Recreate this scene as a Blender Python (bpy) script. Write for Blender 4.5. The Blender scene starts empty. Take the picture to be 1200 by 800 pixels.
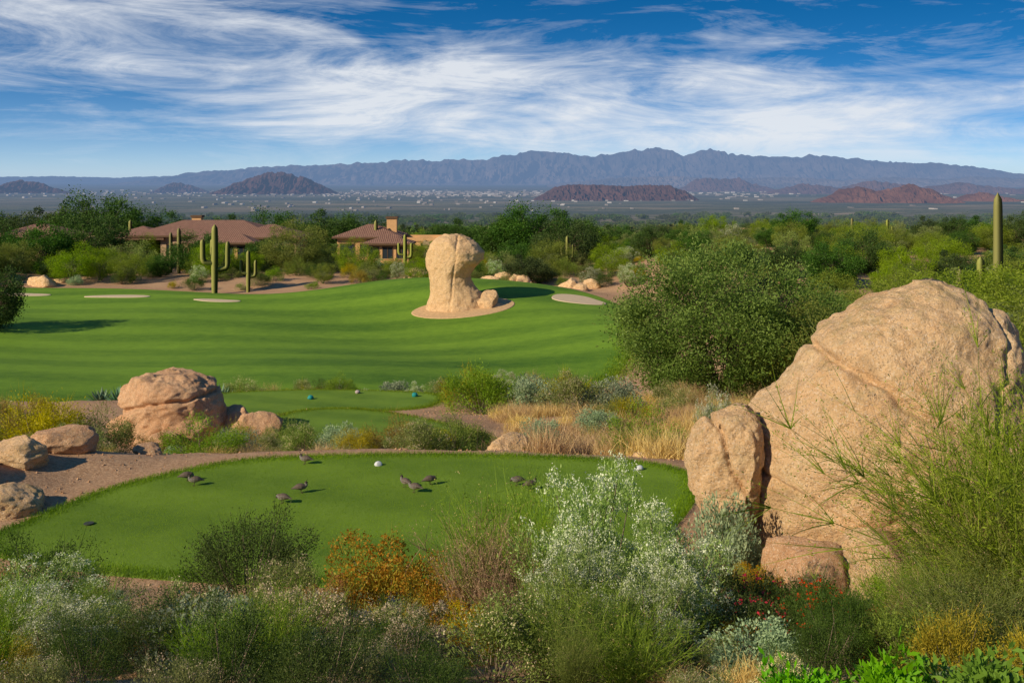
import bpy, math, random
import numpy as np
from mathutils import Vector
random.seed(7)
scene=bpy.context.scene
COL=scene.collection

# ------------------------------------------------------------------ noise
def _h(ix,iy,iz,seed):
    n=(ix.astype(np.int64)*374761393+iy.astype(np.int64)*668265263+iz.astype(np.int64)*2147483647+seed*974711)&0xffffffff
    n=((n^(n>>13))*1274126177)&0xffffffff
    n=((n^(n>>16))*2246822519)&0xffffffff
    return ((n^(n>>15))&0xffffff)/float(0xffffff)
def vnoise(x,y,z=None,seed=0):
    x=np.asarray(x,float);y=np.asarray(y,float)
    z=np.zeros_like(x) if z is None else np.asarray(z,float)
    ix,iy,iz=np.floor(x),np.floor(y),np.floor(z)
    fx,fy,fz=x-ix,y-iy,z-iz
    fx=fx*fx*(3-2*fx);fy=fy*fy*(3-2*fy);fz=fz*fz*(3-2*fz)
    r=0
    for a in (0,1):
        for b in (0,1):
            for c in (0,1):
                w=(fx if a else 1-fx)*(fy if b else 1-fy)*(fz if c else 1-fz)
                r=r+w*_h(ix+a,iy+b,iz+c,seed)
    return r*2-1
def fbm(x,y,z=None,o=4,seed=0):
    r=0;a=.5
    for i in range(o):
        k=2.03**i
        r=r+a*vnoise(np.asarray(x)*k+i*17.3,np.asarray(y)*k+i*9.1,None if z is None else np.asarray(z)*k+i*5.7,seed+i)
        a*=.5
    return r
def sstep(a,b,x):
    t=np.clip((x-a)/(b-a),0,1);return t*t*(3-2*t)

# ------------------------------------------------------------------ site plan (metres; x east, y north, tee at z=0)
def smooth_poly(pts,n=10):
    P=np.array(pts,float);m=len(P);out=[]
    for i in range(m):
        p0,p1,p2,p3=P[i-1],P[i],P[(i+1)%m],P[(i+2)%m]
        for k in range(n):
            t=k/n
            out.append(.5*((2*p1)+(-p0+p2)*t+(2*p0-5*p1+4*p2-p3)*t*t+(-p0+3*p1-3*p2+p3)*t**3))
    return np.array(out)
TEE=smooth_poly([(-7.2,13.5),(-6.92,15),(-6.39,16.2),(-5.22,17.4),(-4.13,17.84),(-1.86,18.06),(.31,17.95),(2.1,17.6),(2.92,17.0),(2.98,16),(2.62,14.96),(2.15,13.96),(1.54,12.8),(.42,12.2),(-.63,12.1),(-2.3,12.2),(-3.83,12.35),(-5.5,12.7)])
TEE2=smooth_poly([(-5.9,34.6),(-4.4,34.1),(-2.5,32.7),(-.79,30.8),(-.9,29.6),(-2.2,28.9),(-4.5,29.2),(-6.8,30.6),(-7.9,32.8),(-7.3,34.2)])
TEE3=smooth_poly([(-12.8,42.4),(-9.3,43.3),(-5.5,43.1),(-3.2,42.3),(-3.4,40.4),(-5.4,39.5),(-8.7,38.9),(-11.3,38.8),(-12.9,40.5)])
FAIR=smooth_poly([(-60,53.5),(-29,54),(-15,56),(-3,59),(4,63),(8,70),(9.5,80),(11,92),(10.5,101),(5,108),(-5,111),(-14,113),(-27,111),(-38,114),(-58,114),(-75,109),(-82,80),(-74,62)])
def sd(poly,x,y):
    x=np.asarray(x,float);y=np.asarray(y,float)
    d=np.full(x.shape,1e9);ins=np.zeros(x.shape,bool)
    n=len(poly)
    for i in range(n):
        ax,ay=poly[i];bx,by=poly[(i+1)%n]
        ex,ey=bx-ax,by-ay
        t=np.clip(((x-ax)*ex+(y-ay)*ey)/(ex*ex+ey*ey+1e-12),0,1)
        d=np.minimum(d,np.hypot(x-ax-t*ex,y-ay-t*ey))
        c=((ay>y)!=(by>y))&(x<(bx-ax)*(y-ay)/((by-ay) if abs(by-ay)>1e-9 else 1e-9)+ax)
        ins^=c
    return np.where(ins,d,-d)
def sdlim(poly,x,y,m):
    x=np.atleast_1d(np.asarray(x,float));y=np.atleast_1d(np.asarray(y,float))
    out=np.full(x.shape,-1e3)
    lo=poly.min(0)-m;hi=poly.max(0)+m
    k=(x>lo[0])&(x<hi[0])&(y>lo[1])&(y<hi[1])
    if k.any(): out[k]=sd(poly,x[k],y[k])
    return out
TY=[-200,-60,0,4,6,8,9,10,11,12,18.3,22,28,34,38,44,50,57,62,112,125,150,200,400,800,1500,3000,6000,12000,60000,200000]
TZ=[4,4,3.4,2.7,1.9,1.15,.8,.48,.2,0,0,-1.2,-2.8,-3.2,-4,-4.7,-6.8,-8,-8,-7.8,-7.2,-8,-9.5,-20,-42,-70,-105,-120,-125,-125,-125]
_yy=np.arange(-100,300,.2);_zz=np.interp(_yy,TY,TZ)
_k=np.exp(-.5*(np.arange(-12,13)*.2/1.0)**2);_k/=_k.sum()
_zs=np.convolve(np.pad(_zz,12,mode='edge'),_k,mode='valid')
def height(x,y):
    x=np.atleast_1d(np.asarray(x,float));y=np.atleast_1d(np.asarray(y,float))
    z=np.where(y<290,np.interp(y,_yy,_zs),np.interp(y,TY,TZ))
    z=z+4.2*sstep(8,28,x)*sstep(20,45,y)*(1-sstep(115,190,y))
    z=z+.45*np.exp(-(((x-4.6)/2.4)**2+((y-12)/2.0)**2))
    z=z+.6*np.exp(-(((x+10)/2.2)**2+((y-16)/3.5)**2))
    near=fbm(x*.45,y*.45,o=4,seed=3)*.22*(1-sstep(150,400,y))
    far=fbm(x*.004,y*.004,o=4,seed=8)*7*sstep(250,900,y)*(1-sstep(3000,7000,y))
    z=z+near+far
    fz=-8+.6*np.sin(x*.10+y*.07+.6)+.32*np.sin(x*.05-y*.16)+.3*np.sin(x*.19+1.3+y*.13)+.9*sstep(96,112,y)
    s=sdlim(FAIR,x,y,8);z=z+(fz-z)*sstep(-7,0,s)
    for P,pz in ((TEE,0.0),(TEE2,-3.0),(TEE3,-4.2)):
        s=sdlim(P,x,y,3);z=z+(pz-z)*sstep(-1.3,-.1,s)
    return z
def hz(x,y): return float(height(x,y)[0])

# ------------------------------------------------------------------ node helpers
class NT:
    def __init__(s,tree): s.t=tree;s.n=tree.nodes;s.l=tree.links;s.n.clear()
    def add(s,typ,**kw):
        nd=s.n.new(typ)
        for k,v in kw.items():
            if k=='ins':
                for a,b in v.items():
                    if isinstance(b,bpy.types.NodeSocket): s.l.new(b,nd.inputs[a])
                    else: nd.inputs[a].default_value=b
            else: setattr(nd,k,v)
        return nd
    def noise(s,vec,scale,detail=4,rough=.55,dist=0):
        return s.add('ShaderNodeTexNoise',ins={'Vector':vec,'Scale':scale,'Detail':detail,'Roughness':rough,'Distortion':dist}).outputs['Fac']
    def math(s,op,a,b=0.0,clamp=False):
        nd=s.add('ShaderNodeMath',operation=op,use_clamp=clamp)
        for i,v in enumerate((a,b)):
            if isinstance(v,bpy.types.NodeSocket): s.l.new(v,nd.inputs[i])
            else: nd.inputs[i].default_value=v
        return nd.outputs[0]
    def ramp(s,fac,stops):
        nd=s.add('ShaderNodeValToRGB');cr=nd.color_ramp
        while len(cr.elements)<len(stops): cr.elements.new(.5)
        for e,(p,c) in zip(cr.elements,stops):
            e.position=p;e.color=(c,c,c,1) if not hasattr(c,'__len__') else (*c,1)
        s.l.new(fac,nd.inputs[0]);return nd.outputs[0]
    def mix(s,fac,a,b,mode='MIX'):
        nd=s.add('ShaderNodeMixRGB',blend_type=mode)
        for i,v in enumerate((fac,a,b)):
            if isinstance(v,bpy.types.NodeSocket): s.l.new(v,nd.inputs[i])
            elif i==0: nd.inputs[0].default_value=v
            else: nd.inputs[i].default_value=(*v,1)
        return nd.outputs[0]
    def mr(s,v,a,b,c,d):
        nd=s.add('ShaderNodeMapRange',ins={'Value':v,'From Min':a,'From Max':b,'To Min':c,'To Max':d});return nd.outputs[0]
def newmat(name):
    m=bpy.data.materials.new(name);m.use_nodes=True;return m,NT(m.node_tree)
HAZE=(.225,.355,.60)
def haze(t,shader,L=13000.,strength=.68):  # aerial haze painted into the material: bluish glow mixed in with distance from origin
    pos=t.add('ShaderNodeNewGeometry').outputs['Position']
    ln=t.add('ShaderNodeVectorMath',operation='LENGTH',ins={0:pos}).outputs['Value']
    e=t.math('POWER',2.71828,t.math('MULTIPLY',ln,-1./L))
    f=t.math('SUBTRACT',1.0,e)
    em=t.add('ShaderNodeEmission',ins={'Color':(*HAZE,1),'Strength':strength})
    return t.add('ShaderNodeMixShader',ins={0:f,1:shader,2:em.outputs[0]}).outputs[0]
def out(t,sh): t.add('ShaderNodeOutputMaterial',ins={'Surface':sh})
def pos(t): return t.add('ShaderNodeNewGeometry').outputs['Position']
def objc(t): return t.add('ShaderNodeTexCoord').outputs['Object']
def bsdf(t,col,rough=.9,normal=None,spec=.2):
    nd=t.add('ShaderNodeBsdfPrincipled',ins={'Roughness':rough,'Specular IOR Level':spec})
    if isinstance(col,bpy.types.NodeSocket): t.l.new(col,nd.inputs['Base Color'])
    else: nd.inputs['Base Color'].default_value=(*col,1)
    if normal is not None: t.l.new(normal,nd.inputs['Normal'])
    return nd.outputs[0]
def bump(t,h,strength=.5,dist=.05):
    return t.add('ShaderNodeBump',ins={'Height':h,'Strength':strength,'Distance':dist}).outputs[0]

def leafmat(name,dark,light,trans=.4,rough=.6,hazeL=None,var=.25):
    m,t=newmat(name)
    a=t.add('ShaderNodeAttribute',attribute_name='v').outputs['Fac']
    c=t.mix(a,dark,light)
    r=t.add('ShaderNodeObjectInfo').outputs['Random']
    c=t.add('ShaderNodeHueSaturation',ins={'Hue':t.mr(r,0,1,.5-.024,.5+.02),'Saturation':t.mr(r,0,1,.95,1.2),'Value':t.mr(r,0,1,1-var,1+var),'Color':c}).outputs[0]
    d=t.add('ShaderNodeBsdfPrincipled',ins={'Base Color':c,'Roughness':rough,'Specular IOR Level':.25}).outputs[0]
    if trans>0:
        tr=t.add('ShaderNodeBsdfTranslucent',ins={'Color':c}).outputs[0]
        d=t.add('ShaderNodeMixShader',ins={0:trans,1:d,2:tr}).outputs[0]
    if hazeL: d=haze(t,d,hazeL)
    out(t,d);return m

def mat_ground():
    m,t=newmat('desert_ground');p=pos(t)
    n1=t.noise(p,.35,6,.6);n2=t.noise(p,6,5,.7);n3=t.noise(p,45,3,.7)
    c=t.mix(t.ramp(n1,[(.3,0),(.7,1)]),(.42,.215,.105),(.58,.36,.19))
    c=t.mix(t.mr(n2,.3,.7,0,.5),c,(.30,.15,.075))
    v=t.add('ShaderNodeTexVoronoi',ins={'Vector':p,'Scale':34.}).outputs['Color']
    g=t.add('ShaderNodeSeparateColor',ins={0:v}).outputs[0]
    c=t.mix(.42,c,t.mix(g,(.20,.115,.065),(.64,.44,.28)),'MIX')
    sp=t.add('ShaderNodeSeparateXYZ',ins={0:p})
    far=t.mr(sp.outputs[1],140,260,0,1)
    s1=t.noise(p,.09,5,.7);s2=t.noise(p,.012,6,.7)
    st=t.add('ShaderNodeMapping',ins={'Vector':p,'Scale':(.35,1.,1.)}).outputs[0]
    s3=t.noise(st,.0035,8,.72);s4=t.noise(st,.0011,5,.6)
    fc=t.mix(t.ramp(s1,[(.42,0),(.56,1)]),(.06,.075,.03),(.21,.19,.095))
    fc=t.mix(t.ramp(s2,[(.40,0),(.62,1)]),fc,(.07,.08,.036))
    fc=t.mix(t.math('MULTIPLY',t.ramp(s3,[(.50,0),(.62,1)]),.75),fc,(.36,.26,.16))
    fc=t.mix(t.math('MULTIPLY',t.ramp(s4,[(.42,0),(.58,1)]),.6),fc,(.045,.06,.03))
    c=t.mix(far,c,fc)
    hh=t.math('ADD',t.math('MULTIPLY',n2,.6),t.math('MULTIPLY',n3,.4))
    sh=bsdf(t,c,.95,bump(t,hh,.7,.06),.1)
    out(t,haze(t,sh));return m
def mat_turf(name,dark,light,stripe,scale,ang,fr=60,dist=2.2,ds=.35):
    m,t=newmat(name);p=pos(t)
    mp=t.add('ShaderNodeMapping',ins={'Vector':p,'Rotation':(0,0,ang)}).outputs[0]
    w=t.add('ShaderNodeTexWave',wave_type='BANDS',bands_direction='Y',ins={'Vector':mp,'Scale':scale,'Distortion':dist,'Detail':1.,'Detail Scale':ds}).outputs['Fac']
    n=t.noise(p,fr,3,.7);n2=t.noise(p,1.1,5,.65);n3=t.noise(t.add('ShaderNodeMapping',ins={'Vector':p,'Scale':(.45,1.,1.)}).outputs[0],.08,5,.6)
    f=t.math('ADD',t.math('MULTIPLY',n,.4),t.math('MULTIPLY',n2,.35))
    f=t.math('ADD',f,t.math('MULTIPLY',n3,.6))
    f=t.math('ADD',f,t.math('MULTIPLY',t.ramp(w,[(.2,0),(.8,1)]),stripe))
    c=t.mix(t.mr(f,.45,.95,0,1),dark,light)
    b=bump(t,n,.5,.02)
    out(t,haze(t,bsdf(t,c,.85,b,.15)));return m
def mat_granite(name,a,b,c3,sc=1.,lichen=.3,dark=.5,crack=.2):
    m,t=newmat(name);p=objc(t)
    n1=t.noise(p,.8*sc,6,.65,.6);n2=t.noise(p,4*sc,8,.75);n3=t.noise(p,38*sc,3,.8);n4=t.noise(p,1.4*sc,5,.62,1.5);n5=t.noise(p,13*sc,6,.75)
    v=t.add('ShaderNodeTexVoronoi',ins={'Vector':p,'Scale':60.*sc})
    g=t.add('ShaderNodeSeparateColor',ins={0:v.outputs['Color']}).outputs[1]
    c=t.mix(t.ramp(n1,[(.35,0),(.65,1)]),a,b)
    c=t.mix(t.mr(n2,.45,.8,0,.7),c,c3)
    c=t.mix(t.ramp(n5,[(.54,0),(.72,.5)]),c,tuple(x*.6 for x in c3))
    c=t.mix(t.math('MULTIPLY',t.ramp(g,[(.0,1),(.16,0)]),.5),c,(.14,.085,.055))
    c=t.mix(t.math('MULTIPLY',t.ramp(g,[(.78,0),(.9,1)]),.5),c,(.88,.70,.50))
    st=t.ramp(n4,[(.55,0),(.66,1)])
    c=t.mix(t.math('MULTIPLY',st,dark),c,tuple(x*.5 for x in a))
    nz=t.add('ShaderNodeSeparateXYZ',ins={0:t.add('ShaderNodeNewGeometry').outputs['Normal']}).outputs[2]
    li=t.math('MULTIPLY',t.ramp(t.noise(p,2.3*sc,7,.75),[(.5,0),(.62,1)]),t.mr(nz,-.1,.9,0,lichen),True)
    c=t.mix(li,c,(.32,.26,.09))
    hh=t.math('ADD',t.math('MULTIPLY',n2,.8),t.math('MULTIPLY',n3,.25))
    hh=t.math('ADD',hh,t.math('MULTIPLY',n5,.5))
    hh=t.math('ADD',hh,t.math('MULTIPLY',g,.06))
    if crack>0:
        wv=t.add('ShaderNodeVectorMath',operation='MULTIPLY_ADD',ins={0:t.add('ShaderNodeTexNoise',ins={'Vector':p,'Scale':1.3*sc,'Detail':4.}).outputs['Color'],1:(.8/sc,)*3,2:p}).outputs[0]
        cr=t.add('ShaderNodeTexVoronoi',feature='DISTANCE_TO_EDGE',ins={'Vector':wv,'Scale':.55*sc}).outputs['Distance']
        ck=t.ramp(cr,[(0,0),(.015,1)])
        c=t.mix(t.math('MULTIPLY',t.math('SUBTRACT',1.,ck),crack*2),c,(.10,.06,.04))
        hh=t.math('ADD',hh,t.math('MULTIPLY',ck,crack))
    out(t,bsdf(t,c,.92,bump(t,hh,1.,.095/sc),.15));return m
def mat_simple(name,col,rough=.8,var=.15,sc=8.,bs=.3,hz_=False,col2=None):
    m,t=newmat(name);p=pos(t)
    n=t.noise(p,sc,5,.6)
    c=t.mix(t.mr(n,.3,.7,0,1),tuple(x*(1-var) for x in col),col2 or tuple(min(1,x*(1+var)) for x in col))
    sh=bsdf(t,c,rough,bump(t,n,bs,.03),.2)
    if hz_: sh=haze(t,sh)
    out(t,sh);return m
def mat_vcol(name,stops,rough=.7):
    m,t=newmat(name)
    a=t.add('ShaderNodeAttribute',attribute_name='v').outputs['Fac']
    c=t.ramp(a,stops);n=t.noise(objc(t),70,3,.7)
    c=t.mix(t.mr(n,.35,.65,0,.45),c,(.03,.02,.015))
    out(t,bsdf(t,c,rough));return m
def mat_hill(name,a,b,sc,L=15000.,spot=.7):
    m,t=newmat(name);p=pos(t)
    n=t.noise(p,sc,7,.7);n2=t.noise(p,sc*9,5,.75)
    c=t.mix(t.ramp(n,[(.38,0),(.62,1)]),a,b)
    c=t.mix(t.mr(n2,.45,.7,0,spot),c,(.035,.032,.022))
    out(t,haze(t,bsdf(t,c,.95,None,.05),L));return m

# ------------------------------------------------------------------ geometry builder (quads only)
class Geo:
    def __init__(s): s.V=[];s.Q=[];s.M=[];s.A=[];s.n=0
    def add(s,v,q,mat=0,attr=.5):
        v=np.asarray(v,float).reshape(-1,3);q=np.asarray(q,int).reshape(-1,4)
        s.V.append(v);s.Q.append(q+s.n);s.n+=len(v)
        s.M.append(np.full(len(q),mat,int) if np.isscalar(mat) else mat)
        s.A.append(np.full(len(q),attr,float) if np.isscalar(attr) else np.asarray(attr,float))
    def mesh(s,name,mats,smooth=False):
        V=np.concatenate(s.V);Q=np.concatenate(s.Q);M=np.concatenate(s.M);A=np.concatenate(s.A)
        me=bpy.data.meshes.new(name)
        me.vertices.add(len(V));me.vertices.foreach_set('co',V.astype(np.float32).ravel())
        me.loops.add(len(Q)*4);me.loops.foreach_set('vertex_index',Q.astype(np.int32).ravel())
        me.polygons.add(len(Q));me.polygons.foreach_set('loop_start',np.arange(0,len(Q)*4,4,dtype=np.int32))
        for m in mats: me.materials.append(m)
        me.polygons.foreach_set('material_index',M.astype(np.int32))
        me.polygons.foreach_set('use_smooth',np.full(len(Q),bool(smooth)))
        at=me.attributes.new('v','FLOAT','FACE');at.data.foreach_set('value',np.clip(A,0,1).astype(np.float32))
        me.update(calc_edges=True);return me
def unit(v): return v/(np.linalg.norm(v,axis=-1,keepdims=True)+1e-9)
def leaves(g,c,size,asp,rng,mat=0,attr=None,bias=None,jit=.35):
    n=len(c)
    a=rng.normal(size=(n,3))
    if bias is not None: a=a*.7+bias
    a=unit(a);b=unit(np.cross(a,rng.normal(size=(n,3))))
    L=(size*(1+jit*rng.uniform(-1,1,n)))[:,None];W=L*asp
    v=np.stack([c,c+.5*L*a+.5*W*b,c+L*a,c+.5*L*a-.5*W*b],1).reshape(-1,3)
    q=np.arange(4*n).reshape(-1,4)
    g.add(v,q,mat,rng.uniform(0,1,n) if attr is None else attr)
def tube(g,path,rad,sides=5,mat=0,attr=.5,rib=0,ribd=0.,ref=None):
    P=np.asarray(path,float);k=len(P);rad=np.broadcast_to(np.asarray(rad,float),(k,))
    T=np.gradient(P,axis=0);T=unit(T)
    if ref is None: ref=np.array([.11,.05,1.]) if abs(T[:,2]).mean()<.7 else np.array([1.,.13,0])
    A=unit(np.cross(T,ref));B=np.cross(T,A)
    th=np.linspace(0,2*np.pi,sides,endpoint=False)
    rr=1+(ribd*np.abs(np.cos(th*rib/2))-ribd if rib else 0*th)
    ring=P[:,None,:]+rad[:,None,None]*rr[None,:,None]*(np.cos(th)[None,:,None]*A[:,None,:]+np.sin(th)[None,:,None]*B[:,None,:])
    i=np.arange(k-1)[:,None]*sides;j=np.arange(sides)[None,:];j2=(j+1)%sides
    q=np.stack([i+j,i+j2,i+sides+j2,i+sides+j],-1).reshape(-1,4)
    at=attr
    if rib: at=np.broadcast_to(np.abs(np.cos(th*rib/2))[None,:],(k-1,sides)).ravel()
    g.add(ring.reshape(-1,3),q,mat,at)
def ribbons(g,base,dirs,length,width,bend,rng,seg=4,mat=0,attr=None,droop=0.):
    n=len(base);t=np.linspace(0,1,seg+1)
    side=unit(np.cross(dirs,rng.normal(size=(n,3))))
    bd=unit(rng.normal(size=(n,3))*np.array([1,1,.3]))
    L=np.broadcast_to(length,(n,))
    P=base[:,None,:]+dirs[:,None,:]*(L[:,None]*t)[:,:,None]+bd[:,None,:]*(bend*L[:,None]*t**2)[:,:,None]
    P[:,:,2]-=droop*L[:,None]*t**2
    w=(width*(1-.85*t))[None,:,None]*side[:,None,:]
    v=np.stack([P-w,P+w],2).reshape(n,-1,3)
    q=[]
    for i in range(seg): q.append([2*i,2*i+1,2*i+3,2*i+2])
    q=(np.array(q)[None]+(np.arange(n)*2*(seg+1))[:,None,None]).reshape(-1,4)
    a=rng.uniform(0,1,n) if attr is None else attr
    g.add(v.reshape(-1,3),q,mat,np.repeat(a,seg))
    return P
def box(g,x0,x1,y0,y1,z0,z1,mat=0,attr=.5):
    v=[(x0,y0,z0),(x1,y0,z0),(x1,y1,z0),(x0,y1,z0),(x0,y0,z1),(x1,y0,z1),(x1,y1,z1),(x0,y1,z1)]
    q=[(0,3,2,1),(4,5,6,7),(0,1,5,4),(1,2,6,5),(2,3,7,6),(3,0,4,7)]
    g.add(v,q,mat,attr)

# ------------------------------------------------------------------ objects
def link(name,data,loc=(0,0,0),rot=0.,s=1.,parent=None,rx=0.,ry=0.):
    o=bpy.data.objects.new(name,data);COL.objects.link(o)
    o.location=loc;o.rotation_euler=(rx,ry,rot);o.scale=(s,s,s) if np.isscalar(s) else s
    if parent: o.parent=parent
    return o
def empty(name,loc=(0,0,0)):
    o=bpy.data.objects.new(name,None);COL.objects.link(o);o.location=loc;o.empty_display_size=.5;return o
def put(name,me,x,y,s=1.,rot=None,dz=0.):
    return link(name,me,(x,y,hz(x,y)+dz-.03),random.uniform(0,6.28) if rot is None else rot,s)
def mass(name,meshes,X,Y,S,partname,rng,dz=-.03,weights=None):
    e=empty(name);Z=height(X,Y)
    idx=rng.choice(len(meshes),len(X),p=weights)
    for i in range(len(X)):
        s=S[i]
        link(partname,meshes[idx[i]],(X[i],Y[i],Z[i]+dz*s),rng.uniform(0,6.28),(s,s,s*rng.uniform(.8,1.15)),e)
    return e

# ------------------------------------------------------------------ plants
def shrub(name,seed,rx,h,ncl,cr,nl,ls,mats,asp=.45,flower=0,fsize=.5,flat=.9,stem=True,up=.35,spike=0,fn=7,fspread=.55):
    rng=np.random.default_rng(seed);g=Geo()
    d=unit(rng.normal(size=(ncl,3)));d[:,2]=np.abs(d[:,2])
    f=rng.uniform(.45,1.,ncl)**.6
    wob=1+.26*rng.uniform(-1,1,ncl)
    C=np.stack([rx*d[:,0]*f*wob,rx*d[:,1]*f*wob,h*.16+h*.78*d[:,2]*f*wob],1)
    R=cr*rng.uniform(.55,1.25,ncl)
    cv=rng.uniform(0,1,ncl)
    if stem:
        for i in range(ncl):
            b=np.array([rng.normal()*rx*.08,rng.normal()*rx*.08,-.05]);m=(b+C[i])/2+np.array([0,0,-.05*h])+rng.normal(size=3)*.04*rx
            t=np.linspace(0,1,5)[:,None];P=(1-t)**2*b+2*t*(1-t)*m+t*t*C[i]
            tube(g,P,np.linspace(.012,.003,5)*max(.6,h),4,1,rng.uniform(0,1))
    k=rng.integers(0,ncl,nl);dd=unit(rng.normal(size=(nl,3)));rad=rng.uniform(.25,1.,nl)**.5
    P=C[k]+dd*(R[k]*rad)[:,None]*np.array([1,1,flat])
    P+= (dd*(R[k]*.6*rng.uniform(0,1,nl)**4)[:,None])
    out_=unit(P-np.array([0,0,h*.2]))
    keep=P[:,2]>0
    P=P[keep];k=k[keep];out_=out_[keep];dd=dd[keep]
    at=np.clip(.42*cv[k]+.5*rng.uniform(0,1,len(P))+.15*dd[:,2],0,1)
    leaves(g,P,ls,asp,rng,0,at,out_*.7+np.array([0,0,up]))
    if spike:
        kk=rng.integers(0,ncl,spike);b=C[kk]+unit(rng.normal(size=(spike,3)))*R[kk][:,None]*.4
        ribbons(g,b,unit(unit(b-np.array([0,0,h*.1]))+rng.normal(size=(spike,3))*.3+np.array([0,0,.5])),cr*1.3*rng.uniform(.5,1.3,spike),.003,.15,rng,3,0)
    if flower:
        kk=rng.integers(0,ncl,flower);dv=unit(rng.normal(size=(flower,3))+np.array([0,0,.9]))
        Pf=C[kk]+dv*(R[kk]*rng.uniform(.8,1.25,flower))[:,None]
        Pf=Pf[:,None,:]+rng.normal(size=(flower,fn,3))*ls*fspread
        Pf=Pf.reshape(-1,3)
        leaves(g,Pf,ls*fsize,.7,rng,2,np.repeat(rng.uniform(0,.6,flower),fn)+rng.uniform(0,.4,len(Pf)))
    return g.mesh(name,mats)
def wisp(name,seed,r,h,ns,mats,width=.006,twigs=6,twl=.3,leafn=0,ls=.02,bend=.25,spread=.5,droop=.0,base=.12,tipn=0):
    rng=np.random.default_rng(seed);g=Geo()
    th=rng.uniform(0,6.28,ns);k=rng.uniform(0,1,ns)**.6*spread
    D=unit(np.stack([np.cos(th)*k,np.sin(th)*k,np.ones(ns)],1))
    B=np.stack([np.cos(th)*k*base*r*2+rng.normal(size=ns)*base*r,np.sin(th)*k*base*r*2+rng.normal(size=ns)*base*r,np.full(ns,-.03)],1)
    L=h*rng.uniform(.55,1.08,ns)
    P=ribbons(g,B,D,L,width,bend,rng,6,0,droop=droop)
    if twigs:
        ii=np.repeat(np.arange(ns),twigs);jj=rng.integers(2,6,len(ii))
        tb=P[ii,jj];td=unit(P[ii,np.minimum(jj+1,6)]-P[ii,jj]+0)
        td=unit(td+rng.normal(size=td.shape)*.45+np.array([0,0,.15]))
        Q=ribbons(g,tb,td,h*twl*rng.uniform(.4,1.2,len(ii)),width*.6,.2,rng,3,0,droop=droop*.5)
        if leafn:
            a=rng.integers(0,len(ii),leafn);b=rng.integers(1,4,leafn)
            leaves(g,Q[a,b]+rng.normal(size=(leafn,3))*ls*.8,ls,.3,rng,1,None,td[a])
        if tipn:
            a=rng.integers(0,len(ii),tipn)
            leaves(g,np.repeat(Q[a,3],5,0)+rng.normal(size=(tipn*5,3))*ls*.6,ls*.45,.6,rng,2)
    elif leafn:
        a=rng.integers(0,ns,leafn);b=rng.integers(1,7,leafn)
        leaves(g,P[a,b]+rng.normal(size=(leafn,3))*ls*.8,ls,.3,rng,1,None,D[a])
    return g.mesh(name,mats)
def tuft(name,seed,n,h,r,mats,width=.004,spread=.8,droop=.25):
    rng=np.random.default_rng(seed);g=Geo()
    th=rng.uniform(0,6.28,n);k=rng.uniform(0,1,n)*spread
    D=unit(np.stack([np.cos(th)*k,np.sin(th)*k,np.ones(n)],1))
    B=np.stack([rng.normal(size=n)*r*.4,rng.normal(size=n)*r*.4,np.full(n,-.02)],1)
    ribbons(g,B,D,h*rng.uniform(.4,1.1,n),width,.2,rng,3,0,droop=droop)
    return g.mesh(name,mats)
def tree(name,seed,h,cr,ncl,clr,nl,ls,mats,limbs=5,low=.3,trunk=.16,asp=.4,flat=.75,weep=0.):
    rng=np.random.default_rng(seed);g=Geo()
    C=[];
    for i in range(limbs):
        a=6.283*i/limbs+rng.uniform(-.4,.4);rr=cr*rng.uniform(.3,.6)
        e=np.array([math.cos(a)*rr,math.sin(a)*rr,h*rng.uniform(.5,.75)])
        b=np.array([math.cos(a)*trunk*.5,math.sin(a)*trunk*.5,-.15]);m=np.array([e[0]*.35,e[1]*.35,h*.28])+rng.normal(size=3)*.08*h*np.array([1,1,.4])
        t=np.linspace(0,1,8)[:,None];P=(1-t)**2*b+2*t*(1-t)*m+t*t*e
        P[1:-1]+=rng.normal(size=(6,3))*.012*h
        tube(g,P,np.linspace(trunk*.75,trunk*.22,8),7,1,rng.uniform(0,1))
        nc=ncl//limbs
        for j in range(nc):
            d=unit(rng.normal(size=3)+np.array([math.cos(a),math.sin(a),0])*.55)
            c=np.array([d[0]*cr*.95,d[1]*cr*.95,h*(low+(1-low)*.5)+d[2]*h*(1-low)*.48])*rng.uniform(.6,1.)
            c[2]=max(c[2],h*low*rng.uniform(.6,1.2))
            s=P[rng.integers(3,8)];mm=(s+c)/2+rng.normal(size=3)*.05*h
            tt=np.linspace(0,1,5)[:,None];PP=(1-tt)**2*s+2*tt*(1-tt)*mm+tt*tt*c
            tube(g,PP,np.linspace(trunk*.17,trunk*.04,5),4,1,rng.uniform(0,1))
            C.append(c)
    C=np.array(C);n=len(C);R=clr*rng.uniform(.5,1.3,n);cv=rng.uniform(0,1,n)
    k=rng.integers(0,n,nl);dd=unit(rng.normal(size=(nl,3)));rad=rng.uniform(.1,1,nl)**.45
    P=C[k]+dd*(R[k]*rad)[:,None]*np.array([1,1,flat])
    P+=dd*(R[k]*.6*rng.uniform(0,1,nl)**5)[:,None]
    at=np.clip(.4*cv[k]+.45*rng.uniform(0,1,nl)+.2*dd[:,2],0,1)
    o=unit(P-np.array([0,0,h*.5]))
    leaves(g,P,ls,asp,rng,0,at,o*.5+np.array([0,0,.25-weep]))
    return g.mesh(name,mats)
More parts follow.
